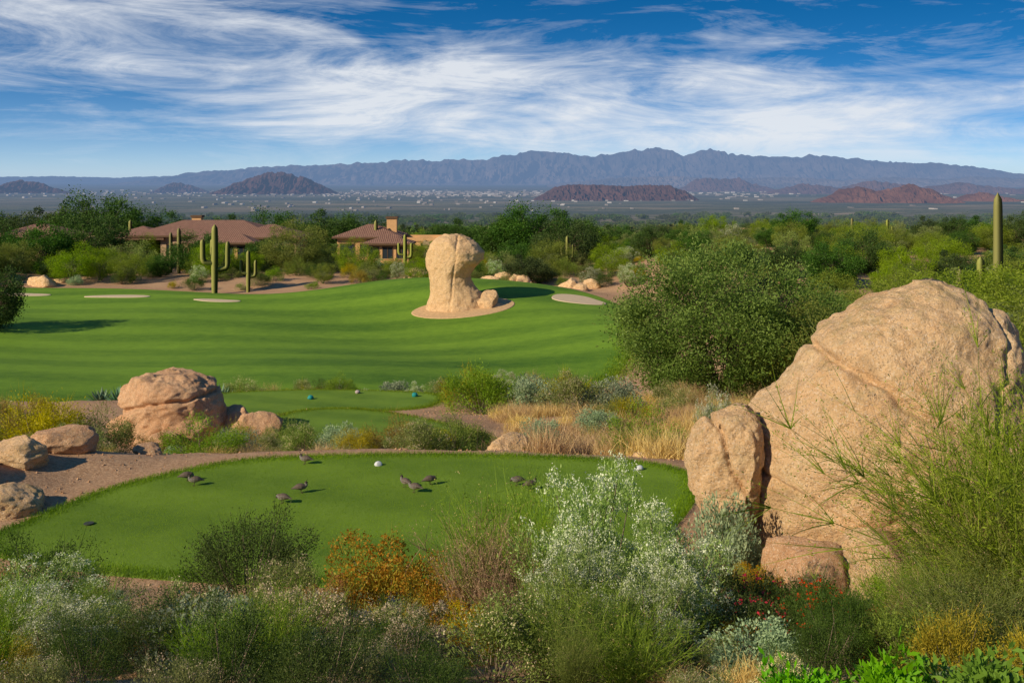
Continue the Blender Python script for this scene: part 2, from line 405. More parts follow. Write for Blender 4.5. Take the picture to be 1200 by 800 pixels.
def saguaro(name,h,arms,mats,r=.24):
    g=Geo()
    def col(path,rr,ref=None):
        P=np.array(path,float)
        t=np.linspace(0,1,len(P));tt=np.linspace(0,1,26)
        Q=np.stack([np.interp(tt,t,P[:,i]) for i in range(3)],1)
        for _ in range(2): Q[1:-1]=(Q[:-2]+Q[1:-1]*2+Q[2:])/4
        rad=rr*np.sqrt(np.clip(1-np.clip((tt-.93)/.07,0,1)**2,0.0004,1))*np.interp(tt,[0,.1,.5,.9,1],[.82,.92,1.06,.96,.9])
        tube(g,Q,rad,52,0,.5,rib=13*2,ribd=.2,ref=ref)
    col([(0,0,-.2),(0,0,h*.3),(.02,0,h*.6),(0,0,h)],r)
    for (z0,a,reach,up) in arms:
        c,s=math.cos(a),math.sin(a)
        col([(0,0,z0),(c*reach*.5,s*reach*.5,z0+.02),(c*reach*.9,s*reach*.9,z0+.12),(c*reach,s*reach,z0+.5),(c*reach,s*reach,z0+up*.6),(c*reach*1.02,s*reach*1.02,z0+up)],r*.8,np.array([-s,c,0.]))
    return g.mesh(name,mats,True)
def agave(name,seed,n,L,mats,w=.05):
    rng=np.random.default_rng(seed);g=Geo()
    for i in range(n):
        a=i*2.4;el=.25+1.1*(i/n);d=np.array([math.cos(a)*math.cos(el),math.sin(a)*math.cos(el),math.sin(el)])
        sd_=np.array([-math.sin(a),math.cos(a),0]);u=np.cross(d,-sd_)
        l=L*rng.uniform(.8,1.05);t=np.array([0,.25,.55,.8,1.]);W=w*np.array([.7,1.,.85,.45,.03])
        C=d*(l*t)[:,None]+np.array([0,0,-.06*l])*((t**2)[:,None])
        v=np.concatenate([C-sd_*W[:,None]+u*W[:,None]*.35,C,C+sd_*W[:,None]+u*W[:,None]*.35])
        q=[];
        for k in range(4): q+= [(k,k+5,k+6,k+1),(k+5,k+10,k+11,k+6)]
        g.add(v,q,0,rng.uniform(0,1))
    return g.mesh(name,mats)

# ------------------------------------------------------------------ rocks
import bmesh
def rock(name,seed,dims,mats,sub=5,cuts=9,amp=.16,freq=1.3,fine=.03,lo=.62):
    bm=bmesh.new();bmesh.ops.create_icosphere(bm,subdivisions=sub,radius=1.)
    me=bpy.data.meshes.new(name);bm.to_mesh(me);bm.free()
    n=len(me.vertices);V=np.empty(n*3,np.float32);me.vertices.foreach_get('co',V);V=V.reshape(-1,3).astype(float)
    rng=np.random.default_rng(seed)
    N=V.copy();o=seed*3.1
    r=1+amp*2*fbm(V[:,0]*freq+o,V[:,1]*freq,V[:,2]*freq,4,seed)
    V=N*r[:,None]
    for i in range(cuts):
        d=unit(rng.normal(size=3));lim=rng.uniform(lo,.9)
        s=V@d;over=np.clip(s-lim,0,None);V-=over[:,None]*d*.85
    f=freq*5
    V+=N*(fine*2*fbm(V[:,0]*f,V[:,1]*f,V[:,2]*f,4,seed+50))[:,None]
    V*=np.array(dims)
    me.vertices.foreach_set('co',V.astype(np.float32).ravel())
    me.polygons.foreach_set('use_smooth',np.full(len(me.polygons),True))
    for m in mats: me.materials.append(m)
    me.update();return me
def profile_rock(name,rows,mats,seed,nseg=160,nrow=110,amp=.12,freq=.9,p=2.3,fine=.03,cracks=(),rid_=.3,pits=.012,planes=()):
    """rows: z, x_left, x_right, half_depth, y_centre"""
    R=np.array(rows,float);R=R[np.argsort(R[:,0])]
    z0,z1=R[0,0],R[-1,0]
    t=np.linspace(0,1,nrow);zz=z0+(z1-z0)*(1-(1-t)**1.5)
    I=[np.interp(zz,R[:,0],R[:,k]) for k in range(1,5)]
    for k in range(4):
        for _ in range(3): I[k][1:-1]=(I[k][:-2]+I[k][1:-1]*2+I[k][2:])/4
    xl,xr,hd,yc=I
    th=np.linspace(0,2*np.pi,nseg,endpoint=False);c,s=np.cos(th),np.sin(th)
    sx=np.sign(c)*np.abs(c)**(2/p);sy=np.sign(s)*np.abs(s)**(2/p)
    X=(xl+xr)[:,None]/2+(xr-xl)[:,None]/2*sx[None];Y=yc[:,None]+hd[:,None]*sy[None];Z=np.repeat(zz[:,None],nseg,1)
    X=np.vstack([X,np.full((1,nseg),(xl[-1]+xr[-1])/2)]);Y=np.vstack([Y,np.full((1,nseg),yc[-1])]);Z=np.vstack([Z,np.full((1,nseg),z1+.01*(z1-z0))])
    V=np.stack([X,Y,Z],-1)
    for (px,py,pz,nx,ny,nz) in planes:
        nn=unit(np.array([nx,ny,nz],float));q=(V-np.array([px,py,pz]))@nn
        V=V-np.clip(q,0,None)[...,None]*nn*.8
    Tu=np.roll(V,-1,1)-np.roll(V,1,1);Tv=np.gradient(V,axis=0);N=unit(np.cross(Tu,Tv)+1e-9)
    x,y,z=V[...,0],V[...,1],V[...,2]
    d=amp*2*fbm(x*freq,y*freq,z*freq,5,seed)+fine*2*fbm(x*freq*5,y*freq*5,z*freq*5,4,seed+9)+pits*2*fbm(x*freq*14,y*freq*14,z*freq*14,2,seed+15)
    rid=1-np.abs(fbm(x*freq*.8+7,y*freq*.8,z*freq*1.1,3,seed+21))*6
    d-=amp*rid_*np.clip(rid,0,1)**3
    for (nx,nz,off,w,dep) in cracks:
        q=nx*x+nz*z-off+.14*fbm(x*2,y*2,z*2,3,seed+70)
        d-=dep*np.exp(-(q/w)**2)
    fade=np.ones(d.shape);fade[-1]=0;fade[-2]=.4
    V=V+N*(d*fade)[...,None]
    V[-1]=V[-2].mean(0)
    k=nrow+1;i=np.arange(k-1)[:,None]*nseg;j=np.arange(nseg)[None,:];j2=(j+1)%nseg
    q=np.stack([i+j,i+j2,i+nseg+j2,i+nseg+j],-1).reshape(-1,4)
    g=Geo();g.add(V.reshape(-1,3),q,0,.5);return g.mesh(name,mats,True)

# ------------------------------------------------------------------ materials
M_ground=mat_ground()
M_tee=mat_turf('tee_turf',(.06,.125,.010),(.21,.32,.03),.10,.16,.35,90)
M_fair=mat_turf('fairway_turf',(.035,.105,.006),(.20,.335,.022),.13,.045,-.10,12,8.,.1)
M_blade=leafmat('turf_blades',(.09,.16,.010),(.29,.39,.04),.3)
M_sand=mat_simple('bunker_sand',(.60,.46,.30),.95,.08,3,.2)
M_gran=mat_granite('granite_boulder',(.78,.48,.235),(.84,.58,.32),(.62,.33,.14),1.,.5,.45,0)
M_gran2=mat_granite('granite_reddish',(.62,.33,.165),(.72,.44,.24),(.46,.22,.105),1.4,.2,.45,.1)
M_gran3=mat_granite('granite_monument',(.74,.46,.22),(.80,.54,.29),(.62,.35,.155),.45,.06,.4,0)
M_bark=mat_simple('bark',(.12,.085,.055),.9,.3,20,.6)
M_stem=mat_simple('twig_bark',(.22,.165,.11),.9,.3,30,.3)
M_pvbark=mat_simple('green_bark',(.16,.19,.06),.8,.25,20,.3)
L_creo=leafmat('creosote_leaf',(.03,.06,.012),(.13,.21,.035))
L_mesq=leafmat('mesquite_leaf',(.085,.155,.025),(.32,.42,.11),.45)
L_dark=leafmat('ironwood_leaf',(.03,.065,.015),(.13,.21,.045))
L_pv=leafmat('palo_verde_leaf',(.12,.18,.02),(.37,.45,.065),.42)
L_grey=leafmat('brittlebush_leaf',(.18,.25,.14),(.50,.57,.34))
L_sage=leafmat('sage_leaf',(.13,.17,.045),(.38,.42,.14))
L_wl=leafmat('pale_green_leaf',(.15,.23,.06),(.46,.54,.20),.38)
L_broom=leafmat('broom_leaf',(.09,.155,.02),(.34,.43,.08),.38)
L_yel=leafmat('yellowish_leaf',(.20,.18,.025),(.58,.45,.075),.4)
L_rust=leafmat('rusty_leaf',(.30,.13,.02),(.66,.37,.07),.4)
L_straw=leafmat('dry_grass',(.46,.30,.12),(.90,.69,.36),.38)
L_white=leafmat('white_flower',(.50,.53,.32),(.82,.82,.62),.25)
L_pink=leafmat('seed_head',(.54,.41,.24),(.82,.70,.47),.3)
L_red=leafmat('red_flower',(.60,.04,.012),(.88,.12,.03),.3)
L_lush=leafmat('lush_leaf',(.09,.24,.02),(.26,.50,.05),.4)
L_twig=leafmat('dry_twig',(.22,.14,.07),(.46,.32,.18),.0)
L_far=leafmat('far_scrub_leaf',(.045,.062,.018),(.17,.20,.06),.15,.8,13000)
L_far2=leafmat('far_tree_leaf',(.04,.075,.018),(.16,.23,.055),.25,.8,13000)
M_sag=leafmat('saguaro_skin',(.05,.06,.016),(.28,.28,.085),0)
M_agave=leafmat('agave_leaf',(.09,.15,.08),(.22,.32,.18),.1)

# ------------------------------------------------------------------ terrain sheet
def terrain():
    ys=[-60.]
    while ys[-1]<150000:
        y=ys[-1]
        st=.13 if 3<y<20 else (.3 if -2<y<45 else (.6 if 45<=y<125 else max(1.,abs(y)*.014)))
        if y<-2: st=2.
        ys.append(y+st)
    ys=np.array(ys);nx=301
    s=np.linspace(-1,1,nx);s=np.sign(s)*np.abs(s)**1.5
    W=np.interp(ys,[-60,0,10,30,100,200,1000,150000],[60,40,34,52,140,260,1200,170000])
    X=W[:,None]*s[None];Y=np.repeat(ys[:,None],nx,1)
    Z=height(X.ravel(),Y.ravel())
    for P in (TEE,TEE2,TEE3):
        Z-=.05*(sdlim(P,X.ravel(),Y.ravel(),1)>.12)
    Z-=.12*(sdlim(FAIR,X.ravel(),Y.ravel(),1)>.6)
    V=np.stack([X.ravel(),Y.ravel(),Z],1)
    ny=len(ys);i=np.arange(ny-1)[:,None]*nx;j=np.arange(nx-1)[None]
    q=np.stack([i+j,i+j+1,i+nx+j+1,i+nx+j],-1).reshape(-1,4)
    g=Geo();g.add(V,q);link('ground',g.mesh('ground',[M_ground],True))
terrain()
def sheet(name,poly,mat,rings,off):
    c=poly.mean(0);n=len(poly)
    t=np.concatenate([np.linspace(0,.97,rings),[.99,1.0,1.006]])
    P=c[None,None]+(poly-c)[None]*t[:,None,None]
    z=height(P[...,0].ravel(),P[...,1].ravel()).reshape(P.shape[:2])+off
    z[-1]-=off+.05;z[-2]-=off*.2
    V=np.concatenate([P,z[...,None]],-1)
    k=len(t);i=np.arange(k-1)[:,None]*n;j=np.arange(n)[None];j2=(j+1)%n
    q=np.stack([i+j,i+j2,i+n+j2,i+n+j],-1).reshape(-1,4)
    g=Geo();g.add(V.reshape(-1,3),q);return link(name,g.mesh(name,[mat],True))
sheet('tee_box',TEE,M_tee,30,.03)
sheet('tee_box',TEE2,M_tee,20,.04)
sheet('tee_box',TEE3,M_tee,20,.04)
sheet('fairway',FAIR,M_fair,130,.06)
def ell(cx,cy,a,b,seed,n=40,w=.18):
    th=np.linspace(0,2*np.pi,n,endpoint=False)
    r=1+w*np.sin(2*th+seed)+w*.6*np.sin(3*th+seed*2.3)
    return np.stack([cx+a*r*np.cos(th),cy+b*r*np.sin(th)],1)
for (cx,cy,a,b,sd_) in [(-53,108,2.6,1.0,1),(-42,106.5,3.2,1.0,2),(-31,104.5,2.4,.9,3),(6.6,100.6,2.9,2.1,4)]:
    sheet('sand_bunker',ell(cx,cy,a,b,sd_,w=.12),M_sand,8,.12)
M_dirt=mat_simple('packed_dirt',(.56,.36,.18),.95,.2,4,.4)
sheet('dirt_ring',ell(-4.6,96.6,5.3,3.4,5,w=.06),M_dirt,8,.11)

rng=np.random.default_rng(5)
n=230000
X=rng.uniform(-7.4,3.1,n);Y=rng.uniform(12,18.2,n);s=sd(TEE,X,Y);k=s>-.05;X,Y,s=X[k],Y[k],s[k]
g=Geo();D=unit(np.stack([rng.normal(size=len(X))*.5,rng.normal(size=len(X))*.5,np.ones(len(X))],1))
edge=1-sstep(0,.4,s)
patch=np.clip(.5+fbm(X*.8,Y*.8,o=5,seed=40)*1.3,0,1)
ribbons(g,np.stack([X,Y,np.full(len(X),.025)],1),D,(.014+.045*edge)*rng.uniform(.6,1.3,len(X)),.0035,.2,rng,1,0,attr=np.clip(patch*.65+rng.uniform(0,.5,len(X))-edge*.35,0,1))
link('tee_grass',g.mesh('tee_grass',[M_blade]))
g=Geo()
for P,w,hh,nn,off in ((TEE2,.3,.09,14000,.03),(TEE3,.3,.09,14000,.03),(FAIR,1.2,.22,60000,.03)):
    i=rng.integers(0,len(P),nn);t=rng.uniform(0,1,nn)[:,None]
    Q=P[i]*(1-t)+P[(i+1)%len(P)]*t+rng.normal(size=(nn,2))*w*.5
    kk=Q[:,1]<95 if P is FAIR else Q[:,1]>0
    Q=Q[kk];z=height(Q[:,0],Q[:,1])
    D=unit(np.concatenate([rng.normal(size=(len(Q),2))*.4,np.ones((len(Q),1))],1))
    ribbons(g,np.stack([Q[:,0],Q[:,1],z],1),D,hh*rng.uniform(.4,1.2,len(Q)),hh*.09,.2,rng,1,0)
link('rough_grass',g.mesh('rough_grass',[M_blade]))

g=Geo();n=9000
Y=rng.uniform(4.5,40,n);X=rng.uniform(-.62,.62,n)*Y
k=(sd(TEE,X,Y)<-.1)&(sd(TEE2,X,Y)<-.1)&(sd(TEE3,X,Y)<-.1);X,Y=X[k],Y[k];Z=height(X,Y);S=rng.uniform(.006,.022,len(X))*(1+Y/25)
o=np.array([(1,0,0),(0,1,0),(-1,0,0),(0,-1,0),(.3,.3,.75),(-.3,.3,.7),(-.3,-.3,.8),(.3,-.3,.7)])
a=rng.uniform(0,6.28,len(X));V=o[None]*S[:,None,None]*rng.uniform(.6,1.3,(len(X),8,1))
V=np.stack([V[...,0]*np.cos(a)[:,None]-V[...,1]*np.sin(a)[:,None]+X[:,None],V[...,0]*np.sin(a)[:,None]+V[...,1]*np.cos(a)[:,None]+Y[:,None],V[...,2]+Z[:,None]],-1)
q=np.array([(0,1,5,4),(1,2,6,5),(2,3,7,6),(3,0,4,7),(4,5,6,7)])
g.add(V.reshape(-1,3),(q[None]+(np.arange(len(X))*8)[:,None,None]).reshape(-1,4))
link('gravel',g.mesh('gravel',[M_gran2]))

# ------------------------------------------------------------------ boulders
R=[(3.70,5.21,5.55,.25,12.9),(3.60,4.94,5.81,.5,12.9),(3.48,4.64,6.05,.75,12.9),(3.30,4.33,6.26,.95,12.85),(3.08,4.04,6.42,1.12,12.85),(2.81,3.84,6.5,1.25,12.8),(2.48,3.58,6.55,1.36,12.8),(2.15,3.25,6.6,1.45,12.8),(1.82,3.03,6.62,1.5,12.8),(1.38,2.90,6.6,1.5,12.8),(.94,2.84,6.45,1.45,12.8),(.5,2.94,6.2,1.35,12.8),(.1,3.07,6.1,1.3,12.8),(-.4,3.1,6.1,1.2,12.8)]
link('boulder',profile_rock('boulder',R,[M_gran],4,nseg=340,nrow=240,amp=.10,freq=.75,fine=.036,pits=.012,p=2.1,rid_=.12,
   planes=[(3.85,11.7,2.2,-.55,-.75,.3),(4.6,11.38,1.2,.0,-1.,-.2)],
   cracks=[(.55,.84,4.55,.05,.10),(.95,-.3,4.75,.035,.07),(.3,.95,2.2,.03,.05)]))
R=[(2.17,2.76,2.95,.12,12.5),(2.08,2.62,3.05,.3,12.5),(1.98,2.42,3.12,.42,12.5),(1.82,2.28,3.16,.52,12.5),(1.49,2.2,3.15,.6,12.5),(1.16,2.23,3.12,.6,12.5),(.83,2.34,3.05,.55,12.5),(.5,2.45,3.0,.5,12.5),(.0,2.5,3.,.45,12.5)]
link('boulder',profile_rock('boulder_side',R,[M_gran],9,nseg=150,nrow=110,amp=.05,freq=1.4,fine=.025,cracks=[(1,.35,3.25,.03,.09)],rid_=.1,planes=[(2.6,12.05,1.3,-.4,-.9,.2)]))
for (x,y,z,d,sd_,mt) in [(3.2,11.15,.6,(.68,.5,.5),3,M_gran2),(3.95,11.05,.7,(.66,.5,.55),6,M_gran),(4.75,11.2,1.2,(.34,.36,.68),8,M_gran),(5.2,11.1,1.0,(.5,.4,.45),12,M_gran),(4.35,10.7,.55,(.4,.35,.3),14,M_gran2),(2.5,11.1,.25,(.3,.25,.22),15,M_gran2)]:
    link('boulder',rock('boulder_lobe',sd_,d,[mt],5,12,.12,1.1,.04,.5),(x,y,z),random.uniform(0,6))
m=.084
def mx(u): return (u-600)*m
R=[(5-(v-210)*m,mx(a),mx(b),hd,98) for v,a,b,hd in [(275,522,542,.7),(279,513,551,1.4),(286,505,560,2.0),(295,501,567,2.4),(304,499,566,2.5),(313,500,557,2.3),(323,503,551,2.1),(333,504,555,2.2),(343,504,565,2.4),(353,501,573,2.6),(362,498,578,2.8),(372,497,580,2.8)]]
link('standing_boulder',profile_rock('standing_boulder',R,[M_gran3],31,nseg=240,nrow=180,amp=.11,freq=.3,fine=.075,cracks=[(1,-.1,-5.2,.14,.12)],p=2.1,rid_=.25,pits=.02,planes=[(-5.6,95.9,-1,-.5,-.85,.1)]))
link('boulder',rock('foot_rock',41,(1.5,1.5,1.7),[M_gran3],5,12,.14,1.1,.05,.5),(-2.3,97,-7.4),.4)
link('boulder',rock('foot_rock2',43,(1.0,1.1,.9),[M_gran3],5,12,.14,1.1,.05,.5),(-1.2,96.3,-7.9),1.4)
R=[(-.92,-10.9,-10.0,.3,30.2),(-1.0,-11.4,-9.5,.8,30.2),(-1.25,-11.75,-9.05,1.1,30.2),(-1.65,-11.85,-8.8,1.2,30.2),(-1.95,-11.7,-8.7,1.2,30.2),(-2.3,-11.4,-8.6,1.25,30.2),(-2.7,-11.3,-8.6,1.2,30.2),(-3.5,-11.3,-8.7,1.,30.2)]
link('boulder',profile_rock('boulder_left',R,[M_gran2],52,nseg=150,nrow=110,amp=.12,freq=.9,fine=.05,cracks=[(-.18,1,.25,.05,.14)],planes=[(-10.8,29.2,-1.6,-.5,-.8,.3)]))
for (x,y,d,dz,sd_,mt) in [(-7.55,29.2,(.95,.8,.85),.3,21,M_gran2),(-8.5,30.4,(.7,.7,.65),.35,22,M_gran2),(-11.9,30.8,(.7,.6,.5),.2,23,M_gran2),(-7.7,27.6,(.42,.35,.3),.1,24,M_gran),(-9.9,28.6,(.7,.6,.45),.1,25,M_gran2),
  (-7.5,15.0,(.62,.5,.36),.02,26,M_gran),(-8.3,16.8,(.8,.6,.36),.05,27,M_gran),(-8.2,18.0,(.7,.55,.42),.15,28,M_gran2),(-9.1,15.6,(.8,.6,.42),.1,29,M_gran2),(-6.9,18.9,(.35,.3,.2),.05,30,M_gran2),
  (-.1,21.2,(.58,.4,.38),.14,33,M_gran),(.9,21.0,(.25,.22,.2),.08,34,M_gran2),(1.35,21.3,(.35,.25,.22),.08,35,M_gran),(3.3,20.2,(.8,.5,.3),.05,36,M_gran2),(4.2,20.6,(.6,.5,.35),.05,37,M_gran2),(2.7,19.0,(.5,.3,.16),.02,38,M_gran)]:
    link('boulder',rock('field_boulder',sd_,d,[mt],5,14,.14,1.2,.045,.45),(x,y,hz(x,y)+dz),random.uniform(-.5,.5))
rng=np.random.default_rng(77)
rk=[rock('outcrop_%d'%i,100+i,(1,.8,.7),[M_gran3],4,12,.15,1.2,.05,.5) for i in range(4)]
X=np.concatenate([rng.uniform(-14.5,-8,12),rng.uniform(-3,2,7),rng.uniform(-57,-50,5),rng.uniform(6,10,4)]);Y=np.concatenate([rng.uniform(117,126,12),rng.uniform(116,122,7),rng.uniform(116,120,5),rng.uniform(112,116,4)])
mass('rock_outcrop',rk,X,Y,rng.uniform(.6,2.0,len(X)),'outcrop_rock',rng,.1)

# ------------------------------------------------------------------ plant archetypes
S_creo=[shrub('creosote_%d'%i,200+i,.62,1.05,34,.22,16000,.022,[L_creo,M_stem,L_yel],.5,0,spike=500) for i in range(2)]
S_white=[shrub('flowering_%d'%i,210+i,.75,1.25,50,.18,19000,.036,[L_wl,M_stem,L_white],.32,1150,.52,spike=700,fn=13,fspread=.5) for i in range(2)]
S_grey=[shrub('brittle_%d'%i,220+i,.5,.6,26,.15,6500,.036,[L_grey,M_stem,L_grey],.55,0) for i in range(2)]
S_sage=[shrub('sage_%d'%i,230+i,.55,.75,26,.18,7000,.034,[L_sage,M_stem,L_pink],.35,200,.5,spike=300) for i in range(2)]
S_yel=[shrub('yellow_%d'%i,240+i,.6,.7,26,.18,8000,.03,[L_yel,M_stem,L_rust],.35,0,spike=400) for i in range(2)]
S_rust=[shrub('rust_%d'%i,250+i,.6,.75,32,.15,9500,.03,[L_yel,M_stem,L_rust],.45,1000,.75,spike=300) for i in range(1)]
S_pink=[shrub('seed_%d'%i,260+i,.55,.55,34,.12,6500,.026,[L_sage,M_stem,L_pink],.3,900,.6,spike=300,fn=10) for i in range(1)]
S_red=[shrub('redfl_%d'%i,270+i,.6,.75,28,.2,9000,.03,[L_creo,M_stem,L_red],.4,55,1.0,spike=400) for i in range(1)]
S_green=[shrub('green_%d'%i,280+i,.8,1.0,30,.25,9000,.045,[L_broom,M_stem,L_broom],.35,0,spike=500) for i in range(2)]
W_broom=[wisp('broom_%d'%i,300+i,.5,1.4,190,[L_broom,L_broom,L_straw],.0045,9,.26,6500,.024,.18,.55,tipn=250) for i in range(2)]
W_dry=[wisp('drybush_%d'%i,310+i,.4,1.1,190,[L_twig,L_straw,L_straw],.004,8,.25,3500,.02,.2,.6,tipn=500) for i in range(1)]
W_pv=[wisp('pvsprig_%d'%i,320+i,.5,2.6,90,[L_pv,L_pv,L_pv],.008,26,.24,18000,.03,.38,.85,droop=.2) for i in range(2)]
T_straw=[tuft('straw_%d'%i,330+i,420,.55,.4,[L_straw],.0055) for i in range(3)]
LUSH=shrub('lush',350,.4,.5,22,.14,1500,.10,[L_lush,M_stem,L_lush],.34)
AG=agave('agave',360,34,.5,[M_agave])

F=[('creosote_bush',S_creo[0],-2.8,10.6,(1.0,1.0,1.02)),('creosote_bush',S_creo[1],-4.5,9.5,(1.05,1.,.85)),('creosote_bush',S_creo[0],-3.9,8.9,(.8,.8,.55)),
('flowering_bush',S_white[1],-3.65,7.5,(.75,.7,.5)),('flowering_bush',S_white[0],-3.1,6.7,(.6,.6,.45)),('flowering_bush',S_white[1],-4.3,7.9,(.6,.6,.45)),
('sage_bush',S_sage[0],-2.25,10.0,(.75,.75,.95)),('rusty_shrub',S_rust[0],-1.25,9.7,(1.15,1.,1.15)),('rusty_shrub',S_rust[0],-.65,9.2,(.75,.7,.8)),('rusty_shrub',S_rust[0],-1.7,9.1,(.6,.6,.7)),
('sage_bush',S_sage[1],-2.7,8.2,(.8,.8,.7)),('seed_head_shrub',S_pink[0],-2.2,7.7,(.8,.8,.8)),('brittlebush',S_grey[1],-2.0,6.6,(.8,.8,.75)),('yellow_shrub',S_yel[0],-2.9,7.4,(.5,.5,.45)),
('seed_head_shrub',S_pink[0],-1.5,7.3,(.95,.9,.95)),('seed_head_shrub',S_pink[0],-.7,7.0,(.7,.7,.75)),('sage_bush',S_sage[0],-1.0,8.0,(.7,.7,.6)),
('desert_broom',W_broom[0],-.05,9.3,(1.0,1.,1.08)),('desert_broom',W_broom[1],.35,8.8,(.75,.75,.9)),('dry_bush',W_dry[0],-.25,9.0,(.9,.9,1.15)),('dry_bush',W_dry[0],.1,8.7,(.8,.8,1.0)),
('flowering_bush',S_white[0],.68,8.5,(.88,.82,1.15)),('flowering_bush',S_white[1],1.3,8.0,(.85,.8,.85)),('flowering_bush',S_white[1],.55,7.6,(.62,.6,.72)),('flowering_bush',S_white[0],1.0,7.2,(.5,.5,.55)),
('desert_broom',W_broom[1],.35,6.7,(.8,.8,.5)),('desert_broom',W_broom[0],.75,6.3,(.7,.7,.4)),('sage_bush',S_sage[1],-.1,6.6,(.8,.8,.7)),
('brittlebush',S_grey[0],2.42,11.55,(.85,.8,1.65)),
('chuparosa_bush',S_red[0],2.0,8.6,(1.,1.,.85)),('chuparosa_bush',S_red[0],2.5,8.0,(.95,.95,.75)),('chuparosa_bush',S_red[0],2.95,9.0,(.8,.8,.6)),('chuparosa_bush',S_red[0],1.7,7.4,(.8,.8,.6)),('chuparosa_bush',S_red[0],2.3,7.2,(.8,.8,.6)),('yellow_shrub',S_yel[1],3.1,8.1,(.7,.7,.6)),('green_shrub',S_green[0],2.6,6.3,(.5,.5,.4)),('brittlebush',S_grey[0],1.6,6.6,(.7,.7,.6)),
('palo_verde_shrub',W_pv[0],4.6,8.9,(1.1,1.,1.1)),('palo_verde_shrub',W_pv[1],5.2,9.4,(1.1,1.1,1.2)),('palo_verde_shrub',W_pv[1],4.3,8.0,(.7,.7,.7)),('palo_verde_shrub',W_pv[0],3.4,7.2,(.5,.5,.36)),('palo_verde_shrub',W_pv[1],4.8,8.2,(.9,.9,.95)),
('desert_broom',W_broom[1],3.5,8.4,(1.,1.,.55)),('desert_broom',W_broom[0],3.2,6.7,(1.,1.,.5)),('dry_bush',W_dry[0],3.9,9.0,(1.,1.,.9)),('dry_bush',W_dry[0],4.4,8.6,(1.,1.,1.2)),('dry_bush',W_dry[0],3.3,7.7,(.8,.8,.6)),
('green_shrub',S_green[0],3.7,9.3,(.6,.6,.45)),('green_shrub',S_green[1],4.5,9.9,(.8,.8,.75)),
('leafy_shrub',LUSH,1.75,4.75,(.6,.6,.5)),('leafy_shrub',LUSH,2.25,4.8,(.6,.6,.55)),('leafy_shrub',LUSH,1.35,4.7,(.5,.5,.42)),
('flowering_bush',S_white[0],2.95,14.2,(.5,.5,1.42)),
]
for nm,me,x,y,s in F: put(nm,me,x,y,s)

def free(X,Y,m=.25):
    return (sdlim(TEE,X,Y,3)<-m)&(sdlim(TEE2,X,Y,3)<-m)&(sdlim(TEE3,X,Y,3)<-m)&(sdlim(FAIR,X,Y,3)<-m*2)
rng=np.random.default_rng(21)
def thin(X,Y,d):
    keep=[]
    for i in range(len(X)):
        if all((X[i]-X[j])**2+(Y[i]-Y[j])**2>d*d for j in keep): keep.append(i)
    return X[keep],Y[keep]
Y=rng.uniform(4.8,11.4,260);X=rng.uniform(-.6,.6,260)*Y
k=free(X,Y,.3)&~((X<-1.9)&(Y>8.3)&(X>-4.1)&(Y<11.8))&(rng.uniform(size=len(X))<np.where(X>-.8,1,.8));X,Y=thin(X[k],Y[k],.38)
mass('groundcover_shrubs',[S_sage[0],S_grey[0],S_pink[0],S_yel[0],T_straw[0],S_rust[0],S_creo[1],W_broom[1],S_creo[0]],X,Y,rng.uniform(.30,.55,len(X)),'shrub',rng,weights=[.16,.11,.16,.13,.14,.04,.09,.09,.08])

F=[('yellow_shrub',S_yel[0],-10.6,22.5,1.9),('yellow_shrub',S_yel[1],-11.9,23.2,1.8),('sage_bush',S_sage[0],-13.2,24,1.8),('yellow_shrub',S_yel[1],-8.9,25.4,1.1),
('green_shrub',S_green[0],-13.4,26,1.2),('green_shrub',S_green[1],-6.0,26.4,.9),('yellow_shrub',S_yel[0],-6.9,25.2,1.1),
('yellow_shrub',S_yel[0],-3.0,26.3,1.4),('sage_bush',S_sage[1],-5.3,25.3,1.1),('brittlebush',S_grey[0],-4.3,25.0,1.2),('yellow_shrub',S_yel[1],-3.6,26.9,.9),
('brittlebush',S_grey[1],-3.9,24.5,.9),
('green_shrub',S_green[0],-1.2,38.5,1.8),('yellow_shrub',S_yel[0],-1.6,40,2.0),('brittlebush',S_grey[1],.9,38,2.2),('sage_bush',S_sage[1],2.2,36,2.0),('brittlebush',S_grey[0],3.5,36.5,2.2),('yellow_shrub',S_yel[1],2.2,40,2.2),
('brittlebush',S_grey[1],.8,28.5,1.4),('green_shrub',S_green[1],3.4,33,.8),('brittlebush',S_grey[0],2.8,31.5,1.4),
('flowering_bush',S_white[1],4.9,22.5,.8),('flowering_bush',S_white[0],-.2,44,1.0),('sage_bush',S_sage[1],-3.4,47,1.7),
('brittlebush',S_grey[0],-8.2,46.5,1.7),('brittlebush',S_grey[1],-5.5,46.5,1.7),('flowering_bush',S_white[0],-6.9,47,.75),('yellow_shrub',S_yel[1],-10,47,1.7),('sage_bush',S_sage[0],-12.6,46,1.6),('dry_bush',W_dry[0],-11.3,46.3,1.0),('flowering_bush',S_white[1],-4.4,46,.7)]
for nm,me,x,y,s in F: put(nm,me,x,y,s)
for x,y in [(-15.2,45.5),(-16.6,46),(-17.8,45.2),(-14.2,46),(-19,46),(-13.2,45.2)]: put('agave_plant',AG,x,y,random.uniform(1.4,2.0))
Y=rng.uniform(18.6,57,3600);X=rng.uniform(-.62,.62,3600)*Y
path=((np.abs(X-(-1.4+ (Y-30)*-.22))<1.5)&(Y>23)&(Y<39))|((X<-13)&(Y>34))|((Y<20.3)&(X<2.4))|((X<-6.2)&(X>-12.8)&(Y>24)&(Y<32.5))|((X<-2.6)&(X>-13.5)&(Y>32)&(Y<40))
k=free(X,Y,.5)&~path;X,Y=thin(X[k],Y[k],.5)
right=X>-.5
kk=(rng.uniform(size=len(X))<np.where(right,.97,.30));X,Y,right=X[kk],Y[kk],right[kk]
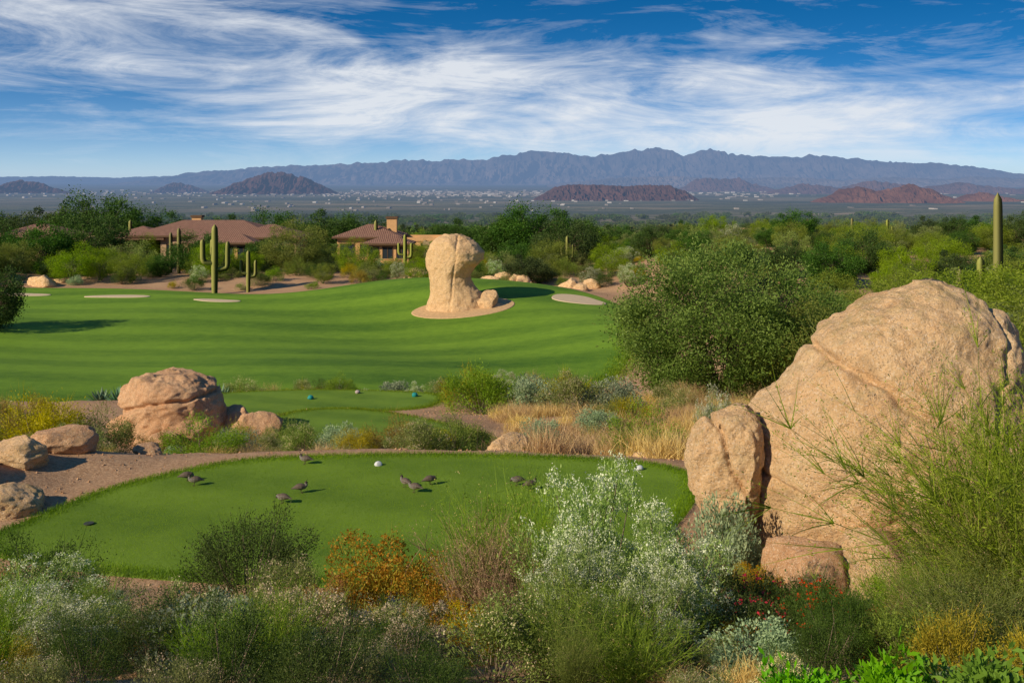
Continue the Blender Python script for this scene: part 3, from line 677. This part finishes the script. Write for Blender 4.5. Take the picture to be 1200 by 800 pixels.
mass('dry_grass',T_straw,X[right],Y[right],rng.uniform(.9,1.8,right.sum()),'tuft',rng)
e=rng.uniform(size=right.sum())<.10
mass('bank_shrubs',[S_sage[0],S_grey[0],S_yel[0],W_dry[0],S_green[1]],X[right][e]+.3,Y[right][e]+.3,rng.uniform(.7,1.4,e.sum()),'shrub',rng,weights=[.2,.25,.2,.25,.1])
mass('desert_shrubs',[S_sage[0],S_sage[1],S_yel[0],S_grey[1],T_straw[0],T_straw[1],S_green[1],S_creo[0]],X[~right],Y[~right],rng.uniform(.5,1.15,(~right).sum()),'shrub',rng,weights=[.14,.12,.2,.12,.14,.12,.08,.08])

# ------------------------------------------------------------------ trees
T_mesq=[tree('mesquite_%d'%i,400+i,7.,5.,190,.95,95000,.135,[L_mesq,M_bark],6,.05,.17) for i in range(1)]
T_pv=[tree('pv_%d'%i,410+i,5.,3.1,70,.75,18000,.14,[L_pv,M_pvbark],5,.14,.13,.3) for i in range(3)]
T_dk=[tree('iron_%d'%i,420+i,5.5,3.6,90,.95,24000,.17,[L_dark,M_bark],5,.10,.16,.5) for i in range(2)]
T_ol=[tree('olive_%d'%i,430+i,4.,3.,50,.75,11000,.15,[L_sage,M_bark],5,.1,.12,.4) for i in range(2)]
put('mesquite_tree',T_mesq[0],9.6,45,(1.15,1.05,1.04),.8)
put('mesquite_tree',T_mesq[0],15.5,52,(.8,.8,.72),2.6)
put('palo_verde_tree',T_pv[0],13,40,(.85,.85,.8))
put('palo_verde_tree',T_pv[1],20.5,48,(1.1,1.1,.9));put('palo_verde_tree',T_pv[2],17,43,(.9,.9,.7));put('palo_verde_tree',T_pv[0],24,46,(1.1,1.1,.7))
put('palo_verde_tree',T_pv[1],15.5,31,(.8,.8,.8));put('palo_verde_tree',T_pv[2],13.6,28,(.75,.75,.85));put('palo_verde_tree',T_pv[0],18,36,(1,1,.8))
put('ironwood_tree',T_dk[0],-44.2,84,(.8,.8,1.0))
Y=rng.uniform(50,130,300);X=rng.uniform(.15,.75,300)*Y+2
k=free(X,Y,2);X,Y=thin(X[k],Y[k],3.4)
mass('desert_trees',T_pv+T_dk+T_ol,X,Y,rng.uniform(.42,.75,len(X)),'tree',rng,weights=[.2,.18,.14,.12,.12,.12,.12])
Y=rng.uniform(114,205,700);X=rng.uniform(-.62,.66,700)*Y
hs=[(-67,150,9),(-44,150,13),(-18,152,9)]
k=free(X,Y,3)
for a,b,c in hs: k&=~((np.abs(X-a)<c)&(Y>b-22)&(Y<b+12))
k&=~((Y<124)&(rng.uniform(size=len(X))<.45))
X,Y=thin(X[k],Y[k],3.6)
mass('belt_trees',T_pv+T_dk+T_ol,X,Y,rng.uniform(.5,1.05,len(X))*np.where(Y>175,1.,.85),'tree',rng,weights=[.15,.14,.14,.18,.17,.11,.11])
TR=[(-66,160,2.0,T_dk[0]),(-72,161,1.8,T_dk[1]),(-60,164,1.6,T_dk[0]),(-80,163,1.6,T_dk[1]),(-86,160,1.5,T_dk[0]),(-50,170,1.4,T_dk[1]),(-40,168,1.5,T_dk[0]),(-31,164,1.55,T_dk[1]),(-26,166,1.4,T_dk[0]),(-10,168,1.3,T_dk[1]),(-75,143,1.3,T_dk[0]),(-1,158,1.5,T_dk[1]),(3,157,1.7,T_dk[0]),(9,160,1.5,T_dk[1]),(-29,132,1.45,T_pv[2]),(-57,135,1.45,T_dk[0]),(-61.5,131,1.3,T_dk[1]),(-62,124,1.,T_pv[1]),(-50,130,1.1,T_ol[0]),(-53,120,1.,T_pv[0]),(-20,130,1.,T_pv[0]),(8,140,1.3,T_dk[0]),(5,128,1.,T_pv[1]),(-76,130,1.35,T_pv[0]),(-37,124,.95,T_pv[1]),(-41,131,1.0,T_dk[0]),(-25,135,.95,T_ol[1]),(-12,137,.85,T_pv[2]),(-46,120,.8,T_pv[1]),(-66,118,1.1,T_dk[1]),(-71,133,1.35,T_dk[0]),(-34,137,.9,T_dk[1]),(-52,139,1.05,T_pv[0])]
for x,y,s,mm in TR:
    put('ironwood_tree' if mm in T_dk else ('palo_verde_tree' if mm in T_pv else 'olive_tree'),mm,x,y,s)
Y=rng.uniform(111,150,500);X=rng.uniform(-.6,.5,500)*Y;k=free(X,Y,.8);X,Y=thin(X[k],Y[k],1.4)
k=rng.uniform(size=len(X))<.6;X,Y=X[k],Y[k]
mass('fairway_edge_shrubs',[S_green[0],S_green[1],S_sage[0],S_grey[0],S_white[0],S_yel[0],S_creo[0]],X,Y,rng.uniform(1.,2.4,len(X)),'shrub',rng)

def farclump(name,seed,mat,n=1200,ls=.5):
    r=np.random.default_rng(seed);g=Geo();K=14
    C=r.normal(size=(K,3))*np.array([1.6,1.6,.6])+np.array([0,0,1.6]);k=r.integers(0,K,n)
    P=C[k]+unit(r.normal(size=(n,3)))*(.9*r.uniform(.3,1,n))[:,None]
    leaves(g,P,ls,.6,r,0,np.clip(.3*r.uniform(size=K)[k]+.5*r.uniform(size=n)+.1,0,1));return g.mesh(name,[mat])
FC=[farclump('farscrub_%d'%i,500+i,[L_far,L_far2,L_far][i]) for i in range(3)]
n=4600;t=rng.uniform(0,1,n);Y=200*(14**(t**.8));X=rng.uniform(-.60,.60,n)*Y
mass('distant_scrub',FC,X,Y,rng.uniform(.5,1.4,n)*(1+Y/1100),'scrub',rng,0)
n=450;Y=rng.uniform(190,420,n);X=rng.uniform(-.6,.6,n)*Y
mass('distant_trees',T_dk+T_pv,X,Y,rng.uniform(.5,1.05,n),'tree',rng)

# ------------------------------------------------------------------ saguaros
SG=[saguaro('saguaro_a',7,[(2.4,.3,1.25,2.9),(3.1,3.3,1.15,2.4),(3.8,2.0,.8,1.7)],[M_sag],.33),
    saguaro('saguaro_b',6,[],[M_sag],.26),
    saguaro('saguaro_c',6,[(2.2,.1,1.0,2.4),(2.7,3.1,1.0,1.9)],[M_sag],.3)]
def sag(i,x,y,s,rot=0.): link('saguaro_cactus',SG[i],(x,y,hz(x,y)),rot,s)
sag(0,-33.6,112.5,1.12,.1);sag(2,-30.2,114,.8,.2);sag(1,-43.5,130,1.0);sag(1,-44.9,131,.9)
sag(1,-57.5,150,1.15);sag(2,-14.5,135,.85);sag(2,7.5,135,.8,.3)
sag(1,41,120,.62);sag(2,44.5,118,.58);sag(1,-20.5,150,1.15)
sag(1,24.4,50,(.85,.85,1.2));sag(1,23.3,49.5,(.75,.75,.68));sag(1,22.5,50,(.72,.72,.64));sag(1,25.2,52,(.7,.7,.6))

# ------------------------------------------------------------------ houses
M_st=mat_simple('stucco',(.46,.31,.19),.9,.1,3,.3);M_st2=mat_simple('stucco_warm',(.66,.38,.17),.9,.1,3,.3)
def mat_tile():
    m,t=newmat('roof_tile');p=pos(t)
    w=t.add('ShaderNodeTexWave',bands_direction='X',ins={'Vector':p,'Scale':1.1,'Distortion':.3}).outputs['Fac']
    n=t.noise(p,2.5,5,.7)
    c=t.mix(t.mr(n,.3,.7,0,1),(.19,.095,.065),(.34,.19,.13))
    c=t.mix(t.math('MULTIPLY',t.ramp(w,[(0,1),(.3,0)]),.5),c,(.12,.06,.04))
    out(t,bsdf(t,c,.85,bump(t,w,.6,.08)));return m
M_tile=mat_tile();M_glass=mat_simple('window_glass',(.03,.04,.05),.1,.1,1,0);M_wood=mat_simple('timber',(.13,.075,.04),.7,.2,8,.2)
HM=[M_st,M_tile,M_glass,M_wood,M_st2]
def hip(g,x0,x1,y0,y1,z,rise,ov=.7):
    x0-=ov;x1+=ov;y0-=ov;y1+=ov;w,d=x1-x0,y1-y0;i=min(w,d)/2
    if w>=d: a,b=(x0+i,(y0+y1)/2,z+rise),(x1-i,(y0+y1)/2,z+rise)
    else: a,b=((x0+x1)/2,y0+i,z+rise),((x0+x1)/2,y1-i,z+rise)
    c=[(x0,y0,z),(x1,y0,z),(x1,y1,z),(x0,y1,z)];lo=[(p[0],p[1],z-.25) for p in c]
    v=c+[a,b]+lo
    if w>=d: q=[(0,1,5,4),(2,3,4,5),(1,2,5,5),(3,0,4,4)]
    else: q=[(1,2,5,4),(3,0,4,5),(0,1,4,4),(2,3,5,5)]
    q2=[(6,7,1,0),(7,8,2,1),(8,9,3,2),(9,6,0,3),(9,8,7,6)]
    vv=[];qq=[]
    for f in q+q2:
        pts=[v[k] for k in f]
        if len(set(f))<4:
            s_=[v[k] for k in dict.fromkeys(f)];mid=tuple((np.array(s_[0])+np.array(s_[1]))/2);pts=[s_[0],mid,s_[1],s_[2]]
        qq.append(tuple(range(len(vv),len(vv)+4)));vv+=pts
    g.add(vv,qq,np.array([1]*4+[3]*5),.5)
def house(name,x,y,blocks,z=None):
    e=empty(name,(x,y,0));z=hz(x,y)-.3 if z is None else z
    for bi,(bx,by,w,d,h,roof,rise,mat,wins) in enumerate(blocks):
        g=Geo();x0,x1,y0,y1=bx-w/2,bx+w/2,by-d/2,by+d/2
        box(g,x0,x1,y0,y1,0,h,mat)
        if roof=='flat':
            for a in ((x0-.12,x1+.12,y0-.12,y0+.2),(x0-.12,x1+.12,y1-.2,y1+.12),(x0-.12,x0+.2,y0+.2,y1-.2),(x1-.2,x1+.12,y0+.2,y1-.2)): box(g,*a,h-.1,h+.45,mat)
        link('walls',g.mesh('walls',HM),(0,0,z),0,1,e)
        if roof=='hip':
            g=Geo();hip(g,x0,x1,y0,y1,h+.25,rise);link('roof',g.mesh('roof',HM),(0,0,z),0,1,e)
        if roof=='chimney':
            g=Geo();box(g,x0-.15,x1+.15,y0-.15,y1+.15,h,h+.3,3);link('chimney_cap',g.mesh('cap',HM),(0,0,z),0,1,e)
        if wins:
            g=Geo();n=wins;st=w/n
            for i in range(n):
                cx=x0+st*(i+.5);ww=min(1.1,st*.34);zt=min(h-.4,2.5)
                box(g,cx-ww,cx+ww,y0-.03,y0+.02,.7,zt,2)
                box(g,cx-ww-.12,cx+ww+.12,y0-.10,y0-.001,zt,zt+.16,3);box(g,cx-ww-.08,cx+ww+.08,y0-.09,y0-.002,.58,.7,4)
                for k in (-ww-.08,-.04,ww): box(g,cx+k,cx+k+.08,y0-.07,y0-.031,.7,zt,3)
            link('windows',g.mesh('windows',HM),(0,0,z),0,1,e)
    return e
house('stucco_house',-44,150,[(-1,0,20,11,3.6,'hip',2.0,0,5),(8.5,-3,9,8,3.4,'hip',1.7,0,3),(-11,-1.5,8,8,3.2,'hip',1.6,0,2),(3,-8.5,9,4,2.9,'hip',1.1,4,4),(-4,2,1.4,1.2,6.2,'chimney',0,4,0)],-7.0)
house('stucco_house',-69,146,[(0,0,10,9,3.3,'hip',1.8,0,3),(6,-2,5,6,3.0,'flat',0,0,2)],-6.8)
house('stucco_house',-19.5,152,[(-2,0,9,8,3.4,'hip',1.7,4,3),(5,1,8,7,3.0,'flat',0,4,2),(1.2,0,1.5,1.2,6.2,'chimney',0,4,0),(8.5,-3,4,5,2.6,'flat',0,0,1),(1.5,-6,6,4,2.7,'hip',.9,4,3)],-7.2)
house('stucco_house',62,260,[(0,0,16,9,3.6,'flat',0,0,4),(10,2,8,8,3.2,'hip',1.6,4,2)],-12)

# ------------------------------------------------------------------ distant town
g=Geo();n=1300;rng=np.random.default_rng(9)
Y=np.where(rng.uniform(size=n)<.75,rng.normal(8600,900,n),rng.uniform(3500,11500,n));X=(rng.normal(-.05,.13,n)*np.where(rng.uniform(size=n)<.55,1,2.6))*Y;Z=height(X,Y)
for i in range(n):
    w=rng.uniform(5,16)*Y[i]/8000;d=rng.uniform(10,30);h=rng.uniform(4,10)*(Y[i]/8000)**.5
    box(g,X[i]-w,X[i]+w,Y[i]-d,Y[i]+d,Z[i]-3,Z[i]+h,0,rng.uniform())
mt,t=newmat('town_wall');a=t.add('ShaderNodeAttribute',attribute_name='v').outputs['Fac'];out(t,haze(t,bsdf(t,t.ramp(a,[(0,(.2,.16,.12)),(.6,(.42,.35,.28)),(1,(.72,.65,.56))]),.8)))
link('distant_town',g.mesh('distant_town',[mt]))

# ------------------------------------------------------------------ mountains
def ridge(name,D,pts,depth,mat,seed,rough=.5,nx=420,nd=46,base=-128,pw=1.15,jag=.1):
    P=np.array(pts,float);xs=(P[:,0]-600)/1167*D;zs=5+(210-P[:,1])/1167*D
    X=np.linspace(xs[0],xs[-1],nx);H=np.interp(X,xs,zs)-base
    for _ in range(2): H[1:-1]=(H[:-2]+H[1:-1]*2+H[2:])/4
    mxh=H.max();fr=3.2/mxh
    H=np.clip(H+jag*mxh*fbm(X*fr*1.3,X*0+seed,o=5,seed=seed)*np.clip(H/mxh*2,0,1),0,None)
    t=np.linspace(-1,1,nd);XX=np.repeat(X[None],nd,0);TT=np.repeat(t[:,None],nx,1)
    YY=D+TT*depth
    w=fbm(XX*fr*.6,YY*fr*.6,o=3,seed=seed+5)
    prof=np.clip(1-np.abs(TT+.15*w*(1-np.abs(TT))),0,1)**pw
    rid=1-np.abs(fbm(XX*fr,YY*fr*.45,o=5,seed=seed+11))*3.2
    Z=base-20+(H[None]+20)*prof*(1-rough*(1-np.clip(rid,0,1))*(1-prof**2))
    V=np.stack([XX,YY,Z],-1).reshape(-1,3)
    i=np.arange(nd-1)[:,None]*nx;j=np.arange(nx-1)[None];q=np.stack([i+j,i+j+1,i+nx+j+1,i+nx+j],-1).reshape(-1,4)
    g=Geo();g.add(V,q);return link(name,g.mesh(name,[mat],False))
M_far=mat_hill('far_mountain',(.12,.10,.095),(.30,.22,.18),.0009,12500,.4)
M_hill=mat_hill('volcanic_hill',(.075,.038,.034),(.13,.062,.048),.004,16000,.5)
M_hill2=mat_hill('red_hill',(.115,.05,.036),(.21,.095,.06),.004,16000,.5)
M_hill3=mat_hill('hazy_hill',(.10,.055,.045),(.17,.085,.065),.004,12000,.5)
ridge('mountain_range',25000,[(150,217),(180,208),(250,199),(300,196),(330,194),(400,192),(470,187),(500,188),(540,185),(570,186),(600,180),(625,176),(660,179),(700,182),(725,178),(745,174),(770,172),(800,181),(818,178),(832,173),(852,180),(880,184),(910,182),(935,183),(952,180),(1000,186),(1050,190),(1095,189),(1150,197),(1200,204),(1300,210),(1400,216)],4200,M_far,3,.75,700,70,jag=.07)
ridge('mountain_range',34000,[(-250,209),(-100,206),(0,207),(60,206),(130,208),(200,206),(300,205),(380,212)],3000,M_far,5,.5,300,30,jag=.05)
ridge('mountain_range',17000,[(640,217),(720,208),(790,206),(860,209),(930,207),(990,211),(1040,207),(1100,210),(1150,206),(1210,210),(1300,206),(1400,216)],2200,M_far,25,.55,420,40,jag=.08)
ridge('hill',8800,[(200,240),(250,226),(275,214),(300,206),(315,202),(330,202),(345,205),(358,208),(372,215),(388,222),(420,240)],700,M_hill,6,.5)
ridge('hill',9400,[(165,232),(185,221),(200,214),(212,214),(228,218),(260,232)],500,M_hill3,7,.5)
ridge('hill',9200,[(-30,230),(0,217),(22,211),(40,212),(60,219),(95,230)],500,M_hill,8,.5)
ridge('hill',6000,[(575,251),(612,241),(634,228),(650,219),(665,216),(700,216),(735,218),(760,216),(785,217),(804,224),(822,236),(862,251)],480,M_hill,9,.45,jag=.04)
ridge('hill',10500,[(780,230),(800,219),(815,210),(830,208),(845,210),(865,208),(880,214),(905,221),(940,230)],700,M_hill3,10,.5)
ridge('hill',8800,[(860,234),(905,223),(940,215),(955,216),(985,220),(1010,213),(1025,211),(1045,214),(1080,220),(1110,215),(1125,213),(1150,217),(1190,221),(1230,217),(1290,232)],600,M_hill3,11,.5)
ridge('hill',5200,[(860,261),(920,247),(955,235),(985,222),(1000,218),(1015,221),(1035,223),(1055,216),(1068,215),(1085,220),(1112,231),(1155,245),(1215,259)],520,M_hill2,12,.5)
ridge('hill',5600,[(1080,250),(1110,240),(1130,229),(1150,225),(1170,229),(1200,235),(1240,224),(1300,250)],420,M_hill2,13,.5)

# ------------------------------------------------------------------ quail
M_quail=mat_vcol('quail_feathers',[(0,(.02,.015,.012)),(.25,(.13,.09,.06)),(.5,(.22,.20,.18)),(.75,(.42,.34,.24)),(1,(.65,.6,.5))])
def quail(name,seed,headdown):
    g=Geo()
    nx_=(.105,.045,.02) if headdown==2 else ((.10,0,.10) if headdown==1 else (.085,0,.175))
    sp=np.array([(-.17,0,.085),(-.13,0,.095),(-.09,0,.105),(-.05,0,.112),(0,0,.11),(.045,0,.108),(.075,0,.118)])
    hd=np.array(nx_);
    neck=(sp[-1]+hd)/2+np.array([.012,0,0])
    hdir=unit(np.array([1,0,-.1 if headdown==0 else -.9]))
    path=np.vstack([sp,[neck],[hd-hdir*.012],[hd],[hd+hdir*.014],[hd+hdir*.024],[hd+hdir*.036]])
    rad=[.006,.018,.036,.052,.058,.048,.036,.022,.022,.024,.018,.008,.001]
    t=np.linspace(0,1,len(path));tt=np.linspace(0,1,34)
    Q=np.stack([np.interp(tt,t,path[:,i]) for i in range(3)],1);rr=np.interp(tt,t,rad)
    n=14;k=len(Q);th=np.linspace(0,2*np.pi,n,endpoint=False)
    T=unit(np.gradient(Q,axis=0));S=np.array([0,1.,0]);U=unit(np.cross(T,S))
    ring=Q[:,None]+rr[:,None,None]*(np.cos(th)[None,:,None]*S+np.sin(th)[None,:,None]*U[:,None])
    i=np.arange(k-1)[:,None]*n;j=np.arange(n)[None];q=np.stack([i+j,i+(j+1)%n,i+n+(j+1)%n,i+n+j],-1).reshape(-1,4)
    top=(ring[:-1,:,2]-Q[:-1,2][:,None])/(rr[:-1,None]+1e-6)
    a=np.where(top>.0,.28,np.where(top>-.5,.48,.8))+0*ring[:-1,:,0]
    a[tt[:-1]>.66]=.1;a[(tt[:-1]>.5)&(tt[:-1]<.62)]=.5
    g.add(ring.reshape(-1,3),q,0,a.ravel())
    for s in (-1,1):
        w=np.array([(.05,s*.046,.125),(0,s*.06,.13),(-.06,s*.052,.125),(-.12,s*.03,.105),(-.06,s*.058,.098),(0,s*.064,.1)])
        g.add([w[0],w[1],w[5],w[0]*.5+w[5]*.5],[(0,1,2,3)],0,.35);g.add([w[1],w[2],w[4],w[5]],[(0,1,2,3)],0,.3);g.add([w[2],w[3],(w[3]+w[4])/2,w[4]],[(0,1,2,3)],0,.25)
        tube(g,[(0.005,s*.022,.07),(-.004,s*.022,.035),(.004,s*.022,.002)],[.007,.004,.003],5,0,.25)
        for dy in (-.012,0,.012): tube(g,[(.004,s*.022,.003),(.03,s*.022+dy,.002)],[.0025,.0015],4,0,.2)
    tube(g,[hd+np.array([.002,0,.02]),hd+np.array([.008,0,.038]),hd+np.array([.022,0,.046]),hd+np.array([.03,0,.04])],[.002,.003,.006,.003],5,0,0.)
    return g.mesh(name,[M_quail],True)
QM=[quail('quail_a',1,0),quail('quail_b',2,1),quail('quail_c',3,2)]
for (x,y,k,r) in [(-5.15,16.15,0,3.4),(-5.35,16.4,2,.3),(-3.61,17.37,0,3.0),(-3.34,15.77,0,.3),(-3.52,15.27,1,2.9),(-1.73,16.07,0,2.4),(-1.55,15.8,0,2.8),(-1.33,16.2,1,.5),(.08,16.16,1,3.3),(.3,15.95,0,.4)]:
    link('quail',QM[k],(x,y,.035),r,.92)

M_wht=mat_simple('white_paint',(.62,.62,.60),.5,.06,20,.2);M_teal=mat_simple('teal_paint',(.02,.24,.22),.5,.1,20,.2);M_pk=mat_simple('pinkish_stone',(.4,.32,.3),.7,.1,20,.3)
for (x,y,z,r,mt) in [(-2.32,17.3,.05,.06,M_wht),(2.18,17.05,.05,.065,M_wht),(-8.4,41.5,-4.1,.12,M_teal),(-6.6,42.6,-4.1,.1,M_pk),(-4.1,42.0,-4.1,.12,M_teal)]:
    link('tee_marker',rock('tee_marker',int(abs(x)*10),(r*1.15,r,r*.9),[mt],3,3,.06,1.2,.01),(x,y,z),.4)
g=Geo();tube(g,[(0,0,0),(0,0,.012),(0,0,.014)],[.07,.07,.001],24,0,ref=np.array([1.,0,0]))
link('sprinkler_head',g.mesh('sprinkler_head',[mat_simple('black_plastic',(.05,.055,.04),.6,.1,20,.1)]),(-6.1,14.35,.04))

# ------------------------------------------------------------------ light, sky
SUN=np.array([-.72,-.52,.50]);SUN/=np.linalg.norm(SUN)
el=math.asin(SUN[2]);az=math.atan2(SUN[0],SUN[1])
sl=bpy.data.lights.new('sun','SUN');sl.energy=5.0;sl.angle=math.radians(.5);sl.color=(1.,.87,.66)
so=bpy.data.objects.new('sun',sl);COL.objects.link(so);so.rotation_euler=Vector(SUN).to_track_quat('Z','Y').to_euler();so.location=(-30,-20,40)
w=bpy.data.worlds.new('World');scene.world=w;w.use_nodes=True;t=NT(w.node_tree)
dirv=t.add('ShaderNodeTexCoord').outputs['Generated']
sp=t.add('ShaderNodeSeparateXYZ',ins={0:dirv})
zc=t.math('MAXIMUM',sp.outputs[2],.0)
z2=t.math('ADD',t.math('MULTIPLY',zc,3.4),.04)
v2=t.add('ShaderNodeVectorMath',operation='NORMALIZE',ins={0:t.add('ShaderNodeCombineXYZ',ins={0:sp.outputs[0],1:sp.outputs[1],2:z2}).outputs[0]}).outputs[0]
sky=t.add('ShaderNodeTexSky',sky_type='NISHITA',sun_disc=False,sun_elevation=el,sun_rotation=az,altitude=700.,air_density=1.,dust_density=.3,ozone_density=2.)
t.l.new(v2,sky.inputs['Vector'])
skyc=t.add('ShaderNodeHueSaturation',ins={'Saturation':1.5,'Value':1.2,'Color':sky.outputs[0]}).outputs[0]
hzn=t.math('MULTIPLY',t.math('POWER',2.71828,t.math('MULTIPLY',zc,-24.)),.88)
skyc=t.mix(hzn,skyc,(4.2,5.5,7.1))
mp=t.add('ShaderNodeMapping',vector_type='POINT',ins={'Vector':dirv,'Rotation':(0,math.radians(-13),0),'Scale':(2.2,1.2,11.)}).outputs[0]
c1=t.noise(mp,1.5,11,.64,1.35)
mp2=t.add('ShaderNodeMapping',vector_type='POINT',ins={'Vector':dirv,'Location':(4,2,1),'Rotation':(0,math.radians(26),0),'Scale':(3.2,2.,18.)}).outputs[0]
c2=t.noise(mp2,1.6,10,.70,1.6)
bigc=t.noise(t.add('ShaderNodeMapping',ins={'Vector':dirv,'Location':(.3,1.7,2.2),'Scale':(2.6,2.,7.)}).outputs[0],1.1,4,.55,.6)
band=t.math('SUBTRACT',sp.outputs[2],t.math('SUBTRACT',.086,t.math('MULTIPLY',sp.outputs[0],.11)))
band=t.math('POWER',2.71828,t.math('MULTIPLY',t.math('POWER',t.math('ABSOLUTE',t.math('DIVIDE',band,.068)),2.),-1.))
al=t.math('ADD',t.math('MULTIPLY',c1,.52),t.math('MULTIPLY',c2,.48))
al=t.math('ADD',al,t.math('MULTIPLY',t.math('SUBTRACT',bigc,.5),.6))
al=t.math('ADD',al,t.math('MULTIPLY',t.math('SUBTRACT',band,.54),.20))
al=t.ramp(al,[(.41,0),(.50,.22),(.57,.48),(.68,.92)])
al=t.math('MULTIPLY',al,t.mr(sp.outputs[2],.0,.04,.15,.97))
cl=t.mix(al,skyc,(7.6,7.9,8.3))
bg=t.add('ShaderNodeBackground',ins={'Color':cl,'Strength':.105})
t.add('ShaderNodeOutputWorld',ins={'Surface':bg.outputs[0]})

# ------------------------------------------------------------------ camera
cd=bpy.data.cameras.new('camera');cd.sensor_width=36;cd.lens=35.;cd.shift_y=-190/1200.;cd.clip_end=400000;cd.clip_start=.1
co=bpy.data.objects.new('camera',cd);COL.objects.link(co);co.location=(0,0,5.);co.rotation_euler=(math.radians(90),0,0)
scene.camera=co
scene.view_settings.view_transform='Standard';scene.view_settings.look='None';scene.view_settings.exposure=0
